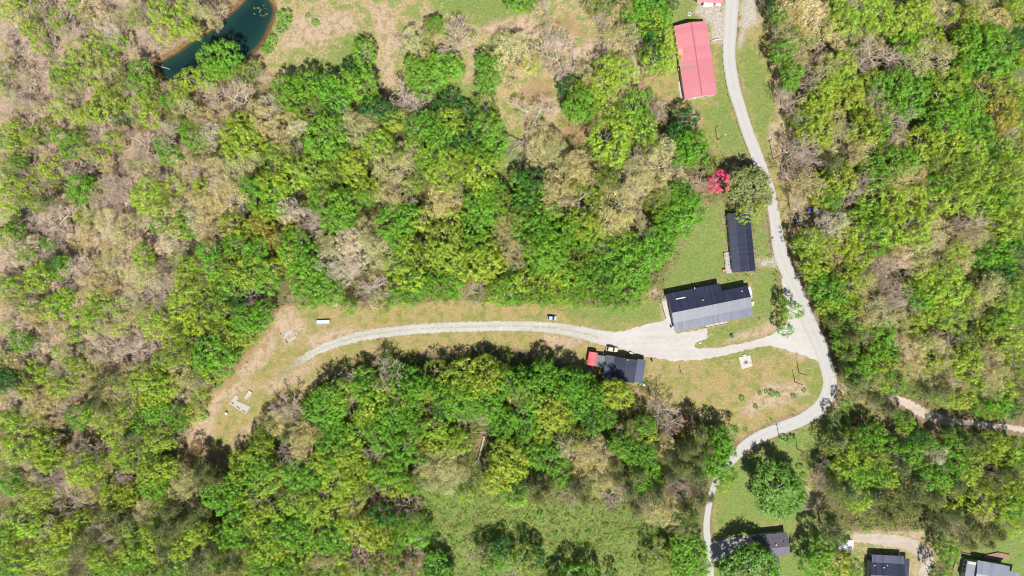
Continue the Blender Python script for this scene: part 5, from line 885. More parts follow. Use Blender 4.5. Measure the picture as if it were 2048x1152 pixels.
for k in range(9):
    p0, p1 = a0.lerp(b0, k / 8) - Vector(f_.location[:2]), None
    MB().box(p0.x - .06, p0.x + .06, p0.y - .06, p0.y + .06, -.1, 1.3).build('post', WALLT, f_)
dv = (b0 - a0).normalized(); nv = Vector((-dv.y, dv.x)) * .04; q0 = a0 - Vector(f_.location[:2]); q1 = b0 - Vector(f_.location[:2])
for zz in (.25, .65, 1.05): MB().hexa([(*(q0 - nv), zz), (*(q1 - nv), zz), (*(q1 + nv), zz), (*(q0 + nv), zz)], [(*(q0 - nv), zz + .18), (*(q1 - nv), zz + .18), (*(q1 + nv), zz + .18), (*(q0 + nv), zz + .18)]).build('rail', WALLT, f_)

# ---- cabin with porches, lean-to ------------------------------------------
O = P(1212, 710.5, 3.3); e = empty('cabin', O[:2] + (0,), -R_(8.6)); tag(e, 'black roofed cabin with grey porch roofs by the lower tree line', 'cabin')
MB().prism([(18 * K, -2 * K), (64 * K, -2 * K), (64 * K, -46 * K), (18 * K, -46 * K)], -.2, 3.0).build('wall', WALLD, e)
rf = MB().slabx(-47 * K, 0, 17.8 * K, 3.25, 41 * K, 4.5, .1).slabx(-47 * K, 0, 41 * K, 4.5, 64.2 * K, 3.25, .1).build('roof', NAVY_Y, e)
MB().tube((41 * K, 0, 4.52), (41 * K, -47 * K, 4.52), .04).build('ridge_cap', simple('cap_brown', (0.09, 0.05, 0.06), None, 3), rf)
MB().lathe([(.12, -.3), (.12, .4), (.2, .42)], (43.5 * K, -2.2 * K, 4.4)).build('vent_pipe', WHITE, rf)
p_ = MB().slabx(-47 * K, .1, 0, 2.65, 17.7 * K, 3.15, .1).build('porch_roof', BLUEG_Y, e)
p2 = MB().slabx(-45 * K, 2 * K, 64.4 * K, 3.15, 81.5 * K, 2.6, .1).build('porch_roof', BLUEG_Y, e)
p3 = MB().slabx(-25.5 * K, -2.5 * K, -17 * K, 2.3, -.1, 2.55, .08).build('lean_to_roof', SLATE, e)
for x, y in ((1, -1), (1, -24), (1, -46)): MB().box(x * K, x * K + .12, y * K - .12, y * K, -.1, 2.6).build('post', WOOD, p_)
for x, y in ((80, 1), (80, -22), (80, -44)): MB().box(x * K, x * K + .12, y * K - .12, y * K, -.1, 2.5).build('post', WOOD, p2)
for x, y in ((-16, -3), (-16, -25)): MB().box(x * K, x * K + .12, y * K - .12, y * K + .02, -.1, 2.2).build('post', WOOD, p3)
door(e, 41 * K, -2 * K, 0, '+y', WHITE); window(e, 30 * K, -2 * K, 1.1, 1.1, 1, '+y'); window(e, 54 * K, -2 * K, 1.1, 1.1, 1, '+y')
c_ = empty('carport', P(1184.8, 717.8, 2.7)[:2] + (0,), -R_(9.5)); tag(c_, 'small arched carport with bright red metal roof beside the cabin', 'carport')
CR = ribbed('bright_red_roof', (0.46, 0.055, 0.075), (0.50, 0.10, 0.12), 0.9, 'Y', 0.5, 0.0, 0.4, .8)
ar = MB(); n = 10; w2 = 1.8
prof = [(-w2, 2.2)] + [(-w2 * math.cos(math.pi * i / n) , 2.35 + .5 * math.sin(math.pi * i / n)) for i in range(n + 1)] + [(w2, 2.2)]
vs = [(x, y, z) for y in (-2.65, 2.65) for x, z in prof] + [(x * .985, y, z - .06) for y in (-2.65, 2.65) for x, z in prof]; k_ = len(prof)
fs = [(i, i + 1, k_ + i + 1, k_ + i) for i in range(k_ - 1)] + [(2 * k_ + i, 3 * k_ + i, 3 * k_ + i + 1, 2 * k_ + i + 1) for i in range(k_ - 1)] + [(i, 2 * k_ + i, 2 * k_ + i + 1, i + 1) for i in range(k_ - 1)] + [(k_ + i, k_ + i + 1, 3 * k_ + i + 1, 3 * k_ + i) for i in range(k_ - 1)]
ar.add(vs, fs).build('roof', CR, c_)
for x in (-1.75, 1.75):
    for y in (-2.5, 0, 2.5): MB().tube((x, y, -.1), (x, y, 2.25), .05).build('post', WHITE, c_)

# ---- grey L-shaped house ----------------------------------------------------
O = P(1502.7, 1073.4, 3.2); e = empty('house', O[:2] + (0,), deg(70.3, -7.9)); tag(e, 'grey shingled L-shaped house with paved driveway near the bottom edge', 'house')
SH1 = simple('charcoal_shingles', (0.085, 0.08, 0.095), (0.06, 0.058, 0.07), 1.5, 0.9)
SH2 = simple('sunlit_charcoal_shingles', (0.115, 0.11, 0.13), (0.09, 0.087, 0.10), 1.5, 0.9)  # same shingles on the south slope, sunlight put into the colour
L = 14.3; D1, D2 = 5.0, 8.9
MB().prism([(.3, -.3), (L - .3, -.3), (L - .3, -D2 + .3), (10.0 - .2, -D2 + .3), (10 - .2, -12 + .2), (6.0, -12 + .2), (6.0, -D2 + .3), (.3, -D2 + .3)], -.2, 2.8).build('wall', WALLW, e)
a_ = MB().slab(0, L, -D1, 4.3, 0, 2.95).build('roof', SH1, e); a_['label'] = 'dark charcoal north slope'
b_ = MB().slab(0, L, -D2, 3.1, -D1, 4.3).build('roof', SH2, e); b_['label'] = 'charcoal south slope painted sunlit grey'
g_ = MB(); 
for x0, z0, x1, z1 in ((5.6, 2.9, 7.9, 3.7), (7.9, 3.7, 10.1, 2.9)): g_.slabx(-12.1, -7.2, x0, z0, x1, z1, .12)
g_.build('wing_roof', SH1, e)
MB().slab(-.02, L + .02, -.12, 2.86, 0, 2.98, .1).build('fascia', WHITE, a_)
for x, y, r, m_ in ((9.0, -3.9, .16, WHITE), (11.2, -2.4, .1, WHITE), (12.1, -3.1, .16, DARK)): MB().lathe([(r, -.3), (r, .35), (r * 1.4, .36), (r * 1.4, .45)], (x, y, 2.95 + -y * .27)).build('vent_pipe', m_, a_)
window(e, 3, -.3, 1.1, 1.4, 1.1, '+y'); window(e, 10, -.3, 1.1, 1.4, 1.1, '+y'); door(e, -6, .3, .1, '-x'); window(e, 12, -D2 + .3, 1.1, 1.4, 1.1, '-y')
# ---- house in the loop ------------------------------------------------------
O = P(1744.6, 1109.7, 3.0); e = empty('house', O[:2] + (0,), deg(64.7, 3.6)); tag(e, 'dark navy roofed house inside the curve of the gravel drive', 'house')
MB().prism([(-.6, -2.9), (12.6, -2.9), (12.6, -11), (-.6, -11)], -.2, 2.9).build('wall', WALLD, e)
p_ = MB().slab(0, 12.8, -3.0, 3.05, 0, 2.6).build('porch_roof', BLUEG, e)
r_ = MB().slab(-.9, 12.9, -7.4, 4.3, -3.0, 3.1).slab(-.9, 12.9, -11.6, 3.1, -7.4, 4.3).build('roof', NAVY, e)
MB().slabx(-11, -.9, 12.95, 2.7, 15.2, 2.4).build('side_roof', NAVY_Y, e)
for x, y in ((.8, -3.9), (4.4, -4.5), (5.9, -3.6)): MB().lathe([(.12, -.3), (.12, .35), (.2, .36), (.2, .42)], (x, y, 3.1 + (-3 - y) * .27)).build('vent_pipe', WHITE, r_)
for x in (.2, 4.3, 8.5, 12.5): MB().box(x, x + .12, -.3, -.18, -.1, 2.6).build('post', WHITE, p_)
for y in (-1.2, -5.8, -10.8): MB().box(15.0, 15.1, y, y + .1, -.1, 2.4).build('post', WHITE, e)
window(e, 3, -2.9, 1.1, 1.3, 1, '+y'); door(e, 7, -2.9, .1, '+y', WHITE); window(e, 10, -2.9, 1.1, 1.3, 1, '+y')
# ---- pale grey roofed house at the right corner ---------------------------------
O = P(1955.7, 1120.7, 3.6); e = empty('house', O[:2] + (0,), deg(63.8, 11.9)); tag(e, 'pale grey roofed house with white west wall in the bottom right corner', 'house')
GR = ribbed('pale_grey_roof', (0.14, 0.16, 0.195), (0.18, 0.20, 0.24), 0.4, 'X', 0.5, 0.1, 0.5)
MB().prism([(-3.2, -1.2), (12.2, -.4), (12.2, -9), (-3.2, -9)], -.2, 3.2).build('wall', WALLW, e)
r_ = MB().slab(0, 12.9, -5, 4.3, 0, 3.5).slab(0, 12.9, -10, 3.5, -5, 4.3).build('roof', GR, e)
MB().slab(12.9, 17.5, -5, 3.6, -2.0, 3.2).build('roof', GR, e); MB().slab(-3.7, -.15, -9, 3.5, -1.0, 3.15).build('roof', GR, e)
for yy in (-2.2, -4.0, -5.6): window(e, yy, -3.2, 1.2, .9, .9, '-x', WALLD)
dk = MB().prism([(-6.0, .2), (-4.6, .8), (-5.0, -6), (-6.6, -6)], .3, .45).build('deck', DECKB, e); dk2 = MB().prism([(4.5, .4), (14.6, 1.4), (14.6, 3.6), (10, 3.8), (4.5, 1.6)], .3, .45).build('deck', DECKB, e)
for x, y in ((4.7, 1.5), (10, 3.6), (14.4, 3.4)): MB().box(x, x + .1, y, y + .1, -.1, 1.3).build('post', WOOD, dk2)
MB().prism([(-4.6, .8), (4.5, .4), (4.5, .6), (-4.6, 1.1)], .3, .44).build('walkway', DECKB, e)
# ---- white trailer, litter on its roof -----------------------------------------
O = P(1691.8, 1090.5, 2.4); e = empty('trailer', O[:2] + (0,), -R_(1)); tag(e, 'white roofed travel trailer with blue and grey blotches under the trees', 'trailer')
t_ = NT('blotchy_white_roof'); co = t_.coord(); f = t_.noise(1.6, 3, .6, co, .5); WB = t_.bsdf(t_.mix(t_.mapr(f, .54, .58), (0.62, 0.62, 0.63), (0.20, 0.26, 0.36)), .6, .3)
MB().box(-2.9, 2.9, -1.9, 1.9, .5, 2.3).build('body', WHITE, e, .12); MB().box(-2.95, 2.95, -1.95, 1.95, 2.32, 2.42).build('roof', WB, e, .03)
for x in (-.6, .6):
    for y in (-1.75, 1.75): MB().tube((x, y - .12, .35), (x, y + .12, .35), .35, n=14).build('wheel', DARK, e)
MB().tube((2.9, 0, .55), (4.1, 0, .5), .06).build('hitch', STEEL, e); window(e, -1, -1.9, 1.2, 1.2, .7, '-y')
# ---- wooden hut --------------------------------------------------------------------
O = P(1718.2, 842.8, 3.0); e = empty('wooden_hut', O[:2] + (0,), deg(14, 8)); tag(e, 'small brown wooden hut with open square hatch on its flat top', 'hut')
BW = simple('brown_boards', (0.25, 0.15, 0.10), (0.19, 0.11, 0.07), 3)
MB().box(-1.5, 1.5, -1.15, 1.15, -.1, 2.7).build('wall', BW, e)
rf = MB().box(-1.62, 1.62, -1.27, 1.27, 2.7, 2.8).build('roof', simple('pale_boards', (0.30, 0.19, 0.14), (0.24, 0.15, 0.11), 3), e)
for x0, x1, y0, y1 in ((-1.62, 1.62, 1.15, 1.27), (-1.62, 1.62, -1.27, -1.15), (-1.62, -1.5, -1.14, 1.14), (1.5, 1.62, -1.14, 1.14)): MB().box(x0, x1, y0, y1, 2.81, 3.15).build('parapet', simple('rim_wood', (0.40, 0.25, 0.19), None, 4), rf)
fr = MB(); 
for x0, x1, y0, y1 in ((-.1, .75, .28, .4), (-.1, .75, -.4, -.28), (-.1, .02, -.27, .27), (.63, .75, -.27, .27)): fr.box(x0, x1, y0, y1, 2.81, 2.98)
h_ = fr.build('hatch_frame', simple('light_wood', (0.52, 0.36, 0.24), None, 4), rf); MB().box(.03, .62, -.26, .26, 2.81, 2.83).build('opening', DARK, h_)
MB().box(-.95, -.5, -.1, .35, 2.81, 3.0).build('roof_vent', DARK, rf)

# ------------------------------------------------------------------ vehicles
def car(name, px, py, ang, lab, cat, paint, L=4.5, Wd=1.8, H=1.5, bed=False, rear=None, scale=1.0):
    e = empty(name, P(px, py, .8)[:2] + (0,), ang); tag(e, lab, cat)
    PT = NT('paint_' + name + str(px)); pm = PT.bsdf(paint, 0.3, 0.5); rm = pm
    if rear: RT = NT('rearpaint_' + str(px)); rm = RT.bsdf(rear, 0.35, 0.5)
    def loft(secs, m, nm, bev=.05):
        """secs: (x, half width, z0, z1) cross sections along the length"""
        b = MB(); vs = []; fs = []
        for x, hw, z0, z1 in secs: vs += [(x, -hw, z0), (x, hw, z0), (x, hw, z0 + (z1 - z0) * .6), (x, hw * .93, z1), (x, -hw * .93, z1), (x, -hw, z0 + (z1 - z0) * .6)]
        for i in range(len(secs) - 1):
            for j in range(6): fs.append((i * 6 + j, i * 6 + (j + 1) % 6, (i + 1) * 6 + (j + 1) % 6, (i + 1) * 6 + j))
        fs += [tuple(range(6))[::-1], tuple(range(len(secs) * 6 - 6, len(secs) * 6))]
        return b.add(vs, fs).build(nm, m, e, bev)
    h = L / 2; w = Wd / 2
    loft([(-h, w * .9, .35, .8), (-h + .15, w, .28, .92), (-h + .5, w, .25, .98), (h * .25, w, .25, .98), (h * .6, w, .25, .92), (h - .2, w * .96, .28, .82), (h, w * .82, .35, .68)], pm, 'body')
    if bed:   # pickup: cab in front, open bed behind
        cab = loft([(-.35, w * .86, .96, 1.5), (.15, w * .88, .96, H + .2), (.75, w * .88, .96, H + .2), (1.25, w * .84, .96, 1.05)], GLASS, 'cabin')
        MB().box(-.3, .75, -w * .72, w * .72, H + .19, H + .25).build('roof', rm, cab, .04)
        bd = MB().box(-h + .15, -.5, -w * .8, w * .8, .94, 1.0).build('bed', rm if rear else DARK, e)
        for y in (-w * .93, w * .85): MB().box(-h + .08, -.45, y, y + .1, .94, 1.15).build('bed_side', rm, bd, .02)
    else:
        cab = loft([(-h + .25, w * .82, .94, 1.1), (-h + .75, w * .85, .94, H), (.3, w * .85, .94, H + .02), (1.05, w * .84, .94, 1.0)], GLASS, 'cabin')
        MB().box(-h + .8, .22, -w * .74, w * .74, H + .0, H + .06).build('roof', rm, cab, .04)
        if rear: MB().box(-h + .35, -h + .78, -w * .74, w * .74, 1.2, 1.26).build('hatch', rm, cab, .03)
    for x in (-h * .62, h * .62):
        for y in (-w + .02, w - .02):
            tw = MB().tube((x, y - .1, .32), (x, y + .1, .32), .32, n=16).build('wheel', DARK, e)
            MB().tube((x, y - .115, .32), (x, y + .115, .32), .18, n=12).build('rim', STEEL, tw)
    for y in (-w * .62, w * .62):
        MB().box(h - .12, h + .01, y - .16, y + .16, .52, .66).build('headlight', WHITE, e, .02)
        MB().box(-h - .01, -h + .1, y - .14, y + .14, .6, .75).build('taillight', simple('tail_red', (0.4, 0.02, 0.02), None, 4), e, .02)
    return e
car('parked_car', 1224, 698.5, -R_(9), 'cream boxy car parked on the gravel in front of the cabin', 'car', (0.46, 0.40, 0.29), 4.7, 1.9, 1.65)
car('parked_car', 1103.5, 636, -R_(3), 'small silver blue car parked on the grass above the gravel lane', 'car', (0.30, 0.37, 0.47), 3.7, 1.65, 1.35)
car('pickup_truck', 1629, 422, math.pi - R_(12), 'pickup with purple front and white cab and bed at the wood edge', 'pickup', (0.11, 0.075, 0.30), 5.2, 1.9, 1.5, True, (0.48, 0.49, 0.55))
car('parked_car', 1593.5, 437, R_(80), 'black car in the tree shade beside the upper road', 'car', (0.012, 0.013, 0.018), 4.5, 1.8, 1.45)
# low covered trailer
e = empty('box_trailer', P(646, 644.3, .8)[:2] + (0,), R_(2)); tag(e, 'long low box trailer, white and pale blue, on the grass', 'trailer')
MB().box(-2.6, 2.6, -.85, .85, .35, .75).build('body', simple('pale_blue_paint', (0.16, 0.21, 0.42), (0.20, 0.26, 0.44), 2), e, .05)
MB().box(-2.5, 2.55, -.45, .82, .76, .95).build('cover', simple('white_cover', (0.36, 0.42, 0.53), (0.42, 0.47, 0.56), 2), e, .06)
for y in (-.8, .8): 
    w_ = MB().tube((0, y - .1, .3), (0, y + .1, .3), .3, n=14).build('wheel', DARK, e); MB().tube((0, y - .11, .3), (0, y + .11, .3), .16, n=10).build('rim', STEEL, w_)
MB().tube((2.6, 0, .45), (3.5, 0, .42), .05).build('hitch', STEEL, e)

# ------------------------------------------------------------------ slabs and small things
def slab_thing(name, polys, h, lab, cat, mat=CONC, z0=-.1):
    c0 = P(*polys[0][0][0])[:2] if isinstance(polys[0][0][0], tuple) else P(*polys[0][0])[:2]
    e = empty(name, (*c0, 0)); tag(e, lab, cat)
    for nm, poly, hh, m_ in polys_named(polys, h, mat):
        MB().prism([(P(*p)[0] - c0[0], P(*p)[1] - c0[1]) for p in poly], z0, hh).build(nm, m_, e, .02)
    return e
def polys_named(polys, h, mat):
    for q in polys: yield (q[1] if len(q) > 1 and isinstance(q[1], str) else 'slab', q[0], q[2] if len(q) > 2 else h, q[3] if len(q) > 3 else mat)
PALE = simple('old_cement', (0.33, 0.31, 0.275), (0.27, 0.25, 0.22), 1.2); BRIGHT = simple('bright_block', (0.50, 0.485, 0.46), (0.42, 0.41, 0.39), 3)
slab_thing('foundation', [([(458.3,806.7),(464,799),(470.8,791),(476.6,796.2),(473,801.5),(499.5,812.5),(498,819),(491.7,828.5)],), ([(462.6,805),(464,803.4),(468.2,807),(467,808.6)], 'slot', .14, DARK), ([(473.5,813.4),(475,812),(480,816.6),(479,818)], 'slot', .14, DARK), ([(484.5,820.8),(485.8,819.4),(491.6,824.6),(490.5,826)], 'slot', .14, DARK), ([(472.3,791.5),(473.6,790.2),(476.3,792.4),(475,794.2)], 'block', .45, BRIGHT)], .12, 'L-shaped pale concrete foundation slab with three dark slots', 'foundation', PALE)
slab_thing('foundation', [([(487.3,795.7),(497,783),(503,788),(493.2,800)],), ([(497.6,783),(499.6,780.8),(504.2,784.8),(502.5,787)], 'step', .5, BRIGHT)], .12, 'small oblong concrete slab with white step above the L-shaped slab', 'foundation', PALE)
slab_thing('foundation', [([(563,670.5),(579.7,659),(586.5,664),(568.5,676.6)],), ([(564.6,669.2),(565.6,668.6),(568.2,672.6),(567,673.2)], 'slot', .14, DARK), ([(591.5,664),(592.8,663.2),(595,667.5),(593.6,668.3)], 'block', .35, BRIGHT), ([(560,667),(561.5,666),(562.4,668.4),(561,669.2)], 'block', .3, DARK)], .12, 'upper of two pale foundation slabs near the clearing edge', 'foundation', PALE)
slab_thing('foundation', [([(575,679),(589,672.6),(592,677),(577.5,684.8)],), ([(571.2,680.6),(572.4,680),(575.4,686.6),(574,687.2)], 'wall', .6, WOOD), ([(589.8,671.4),(591,671),(592.8,675.6),(591.6,676)], 'wall', .4, BRIGHT)], .12, 'lower of two pale foundation slabs with a dark end wall', 'foundation', PALE)
t_ = NT('scorched_concrete'); co = t_.coord(); sp_ = t_.n('ShaderNodeVectorMath', operation='DISTANCE'); t_.l(co, sp_.inputs[0]); sp_.inputs[1].default_value = (2.9, -2.0, .15)
f = t_.noise(1.3, 4, .7, co, .4); sc = t_.mapr(t_.math('ADD', t_.math('MULTIPLY', sp_.outputs['Value'], .4), f), .55, 1.0, 1, 0)
SCOR = t_.bsdf(t_.mix(t_.math('MULTIPLY', sc, .9), t_.mix(t_.mapr(f, .3, .7), (0.34, 0.31, 0.285), (0.40, 0.37, 0.33)), (0.05, 0.05, 0.055)), .9, .2)
slab_thing('concrete_pad', [([(1476.8,714.7),(1500.4,710.3),(1505.3,732.4),(1483.5,738.3)],), ([(1485.5,709.8),(1491.5,708.8),(1491.8,711.2),(1486,712.4)], 'step', .35, BRIGHT)], .15, 'square concrete pad with a black scorch mark below the driveway', 'concrete pad', SCOR)
e = empty('water_tank', P(453.6, 826)[:2] + (0,)); tag(e, 'small white round tank left of the L-shaped slab', 'tank'); MB().lathe([(.5, 0), (.5, .9), (.4, 1.02), (.12, 1.06)]).build('body', WHITE, e); MB().lathe([(.14, 1.05), (.14, 1.12)]).build('lid', STEEL, e)
e = empty('pallet', P(670.5, 609.3)[:2] + (ground_z(*P(670.5, 609.3)[:2]),), R_(2)); tag(e, 'stack of pale wooden boards at the wood edge above the box trailer', 'pallet')
LW = simple('raw_lumber', (0.50, 0.42, 0.30), (0.42, 0.34, 0.24), 4)
for y in (-.6, 0, .6): MB().box(-.95, .95, y - .06, y + .06, 0, .25).build('runner', LW, e)
for i in range(7): MB().box(-.95 + i * .28, -.75 + i * .28, -.65, .65, .26, .31).build('board', LW, e)
e = empty('fire_ring', P(1378.7, 28.6)[:2] + (0,)); tag(e, 'round pale stone fire ring on the grass above the barn', 'fire ring'); MB().ring((0, 0, .18), .62, .2).build('stone_ring', BRIGHT, e); MB().lathe([(.5, 0), (.45, .1), (.1, .16)]).build('ash', simple('ash', (0.12, 0.10, 0.10), None, 5), e)
e = empty('garden_ring', P(1518.2, 635.8)[:2] + (0,)); tag(e, 'thin dark metal ring on the grass at the southeast of the big house', 'garden ring'); MB().ring((0, 0, .1), .42, .06).build('rim', DARK, e); MB().lathe([(.36, 0), (.33, .05)]).build('soil', simple('soil', (0.14, 0.11, 0.06), None, 5), e)
e = empty('round_table', P(1464.2, 672.4, .7)[:2] + (0,)); tag(e, 'round dark green garden table on the grass island', 'table')
GT = simple('dark_green_paint', (0.04, 0.075, 0.05), (0.06, 0.10, 0.07), 4); MB().lathe([(.72, .68), (.78, .71), (.72, .75)], n=20).build('table_top', GT, e); MB().tube((0, 0, 0), (0, 0, .68), .06).build('leg', GT, e); MB().lathe([(.35, 0), (.3, .05)]).build('base', GT, e)
e = empty('trash_can', P(1341.2, 653.4)[:2] + (0,)); tag(e, 'dark red brown trash can at the west wall of the big house', 'trash can'); MB().lathe([(.28, 0), (.34, .9)]).build('body', simple('can_brown', (0.10, 0.045, 0.04), None, 4), e); MB().lathe([(.36, .9), (.36, .96), (.1, 1.0)]).build('lid', DARK, e)
e = empty('trash_can', P(1303, 721)[:2] + (0,)); tag(e, 'dark trash can on the grass right of the cabin', 'trash can'); MB().lathe([(.32, 0), (.38, 1.0)]).build('body', simple('can_teal', (0.10, 0.16, 0.16), None, 4), e); MB().lathe([(.4, 1.0), (.4, 1.07), (.1, 1.1)]).build('lid', DARK, e)
e = empty('propane_tank', P(1261.6, 705.6)[:2] + (0,), -R_(25)); tag(e, 'white propane tank lying in front of the cabin', 'propane tank'); MB().tube((-.7, 0, .55), (.7, 0, .55), .32, n=14).build('body', WHITE, e, .08)
for x in (-.45, .45): MB().box(x - .05, x + .05, -.25, .25, 0, .3).build('leg', STEEL, e)
e = empty('cooler', P(1400, 686)[:2] + (0,), .3); tag(e, 'small white box on the tip of the grass island', 'box'); MB().box(-.4, .4, -.22, .22, 0, .35).build('body', WHITE, e, .03); MB().box(-.42, .42, -.24, .24, .36, .45).build('lid', WHITE, e, .02)
e = empty('septic_lid', P(1288, 769.5, .3)[:2] + (0,), .1); tag(e, 'white box against the lower right corner of the cabin', 'box'); MB().box(-.5, .5, -.5, .5, 0, .7).build('body', WHITE, e, .03); MB().lathe([(.18, .7), (.16, .78)]).build('cap', DARK, e)

# ------------------------------------------------------------------ poles, wires, fences
PW = simple('pole_wood', (0.12, 0.10, 0.085), (0.08, 0.065, 0.055), 3)
def pole(px, py, h, lab, arm=0, lamp=0, box=0, a=0.0, r=.15):
    x, y, _ = P(px, py); e = empty('utility_pole', (x, y, ground_z(x, y)), a); tag(e, lab, 'utility pole', 'utility poles')
    MB().tube((0, 0, -.5), (0, 0, h), r * 1.15, r * .8, 10).build('shaft', PW, e)
    if arm:
        ar = MB().box(-arm / 2, arm / 2, -.06, .06, h - .6, h - .45).build('crossarm', PW, e)
        for q in (-.45, 0, .45): MB().lathe([(.05, 0), (.07, .08), (.03, .18)], (q * arm, 0, h - .45), 8).build('insulator', BRIGHT, ar)
    if lamp:
        ar = MB().tube((0, 0, h - .5), (lamp, 0, h - .1), .035).build('lamp_arm', STEEL, e); MB().box(lamp - .15, lamp + .45, -.16, .16, h - .2, h - .02).build('lamp_head', WHITE, ar, .05)
    if box: MB().lathe([(.25, 0), (.27, .1), (.27, .7), (.2, .8)], (0, .4, h - 1.6), 12).build('transformer', BRIGHT, e)
    return Vector((x, y, ground_z(x, y) + h - .3))
t1 = pole(1545.7, 317.8, 11.5, 'tall utility pole with lamp arm between the upper road and the wood', 2.0, .9, 1, .4)
t2 = pole(1434.9, 279.9, 7.6, 'short lamp pole on the lawn below the barn', 0, .8, 0, .5)
t3 = pole(1589.7, 764, 7.6, 'lower of two bare poles inside the road bend', 0, 0, 0, 0)
t4 = pole(1597.9, 745.7, 7.2, 'upper of two bare poles inside the road bend', 0, 0, 0, 0)
t5 = pole(1361.7, 746, 5.6, 'lone thin pole on the grass right of the cabin', 0, 0, 0, 0, .1)
t6 = pole(1558, 874, 8.2, 'utility pole at the lower edge of the curving road', 1.6, 0, 0, .3)
t7 = pole(1594, 897, 9.5, 'utility pole with white transformer in the lawn brush', 0, 0, 1, .3)
t8 = pole(1595, 1024, 9.5, 'utility pole with pale crossarm above the shady trees', 2.0, 0, 0, .1)
CAB = simple('cable_black', (0.10, 0.10, 0.11), None, 5)
def cable(a, b, sag, lab):
    a = Vector(a); b = Vector(b); m = MB(); n = 12; p = a
    o = MB()
    for i in range(1, n + 1):
        u = i / n; q = a.lerp(b, u); q.z -= sag * 4 * u * (1 - u); o.tube(p, q, .018, n=4, caps=False); p = q
    tag(o.build('overhead_cable', CAB), lab, 'cable', 'overhead cables')
cable(t6, t7, .4, 'overhead cable between the road pole and the transformer pole'); cable(t7, t8, .8, 'overhead cable from the transformer pole down to the shady trees')
cable(t8 + Vector((.5, 0, 0)), (P(1616, 1190, 8)[0] + .5, P(0, 1190, 8)[1], 8.5), .5, 'right one of two cables running off the bottom edge'); cable(t8 + Vector((-.5, 0, 0)), (P(1612, 1190, 8)[0] - .3, P(0, 1190, 8)[1], 8.5), .5, 'left one of two cables running off the bottom edge')
cable(t1, (P(1530, -60, 10)[0], P(0, -60, 10)[1], 10), 1.2, 'overhead cable going up the photo along the wood edge'); cable(t1, (*P(1582, 470, 9)[:2], 9), 1.0, 'overhead cable going down the photo beside the road')
def post_fence(pts, n, lab, h=1.1, wire=True, rw=.05, mat=None, name='wire_fence'):
    w = [Vector(q) for q in W(pts)]; e = empty(name, (*w[0], 0)); tag(e, lab, 'fence'); tot = sum((w[i + 1] - w[i]).length for i in range(len(w) - 1)); mat = mat or WOOD
    def at(d):
        for i in range(len(w) - 1):
            L = (w[i + 1] - w[i]).length
            if d <= L + 1e-6: return w[i].lerp(w[i + 1], d / L)
            d -= L
        return w[-1]
    prev = None; wr = [MB(), MB()]
    for k in range(n + 1):
        p = at(tot * k / n) - w[0]; z = ground_z(p.x + w[0].x, p.y + w[0].y)
        MB().box(p.x - .07, p.x + .07, p.y - .07, p.y + .07, z - .2, z + h).build('post', mat, e)
        if prev:
            for j, zz in enumerate((.45, .95)): wr[j].tube((prev[0], prev[1], prev[2] + zz * h), (p.x, p.y, z + zz * h), rw, n=4, caps=False)
        prev = (p.x, p.y, z)
    for j in (0, 1): wr[j].build('rail', mat, e)
post_fence([(1445,92),(1446,130),(1455,190),(1471,240),(1484,275),(1500,311)], 16, 'post fence along the left edge of the upper road', rw=.02)
post_fence([(1500,311),(1478,316),(1455,318),(1438,311)], 8, 'post fence running left from the upper road below the lawn', rw=.03)
post_fence([(1381,206),(1400,240),(1420,275),(1442,306)], 9, 'thin wire fence slanting down from the barn corner', rw=.015)
post_fence([(1534,432),(1537,460),(1541,490),(1543,510)], 6, 'post fence between the mobile home lawn and the road', rw=.03)
post_fence([(1422,84),(1431,80),(1443,79)], 3, 'short white gate between the barn and the upper road', .9, rw=.06, mat=WHITE, name='gate')
e = empty('traffic_sign', (*P(1546, 481)[:2], 0), 0); tag(e, 'small grey road sign at the roadside right of the mobile home', 'sign'); MB().tube((0, 0, -.2), (0, 0, 2.2), .04).build('post', STEEL, e); MB().box(-.4, .4, -.015, .015, 1.5, 2.3).build('plate', STEEL, e)

# ------------------------------------------------------------------ fallen trees, logs, rubble
DW = simple('weathered_trunk', (0.34, 0.30, 0.26), (0.26, 0.22, 0.18), 2)
def fallen(x0, y0, x1, y1, R, seed, lab, levels=4, kids=(5, 3, 3, 2), r0=.32, z=.4):
    a, b = Vector(P(x0, y0)[:2]), Vector(P(x1, y1)[:2]); Ln = (b - a).length
    limbs, fine, _ = grow(np.random.RandomState(seed), h=Ln, R=R, levels=levels, trunk=.5, kids=kids, r0=r0, spread=.7)
    e = empty('fallen_tree', (a.x, a.y, ground_z(a.x, a.y) + z)); tag(e, lab, 'fallen tree')
    rz = math.atan2((b - a).y, (b - a).x)
    def tr(v): # lay it down: z -> along, x -> across, y -> up (flattened)
        return np.array([v[2] * math.cos(rz) - v[0] * math.sin(rz), v[2] * math.sin(rz) + v[0] * math.cos(rz), abs(v[1]) * .45 + .05 * v[2] * .3])
    lm = [(tr(p), tr(q), c, d) for p, q, c, d in limbs]; fm = [(tr(p), tr(q), max(c, .04), max(d, .03)) for p, q, c, d in fine]
    o = bpy.data.objects.new('trunk', seg_mesh('trunk', lm, DW, 8)); COL.objects.link(o); o.parent = e
    if fm: o = bpy.data.objects.new('branches', seg_mesh('branches', fm, DW, 4)); COL.objects.link(o); o.parent = e
    rp = MB(); rr = random.Random(seed)
    for i in range(14):
        an = i / 14 * 6.28; q = tr(np.array([math.cos(an) * rr.uniform(.5, 1.1), math.sin(an) * rr.uniform(.5, 1.1), rr.uniform(-.6, 0)])); rp.tube((0, 0, .1), tuple(q), .09, .02, 4)
    rp.build('roots', simple('root_soil', (0.30, 0.19, 0.13), None, 4), e)
    return e
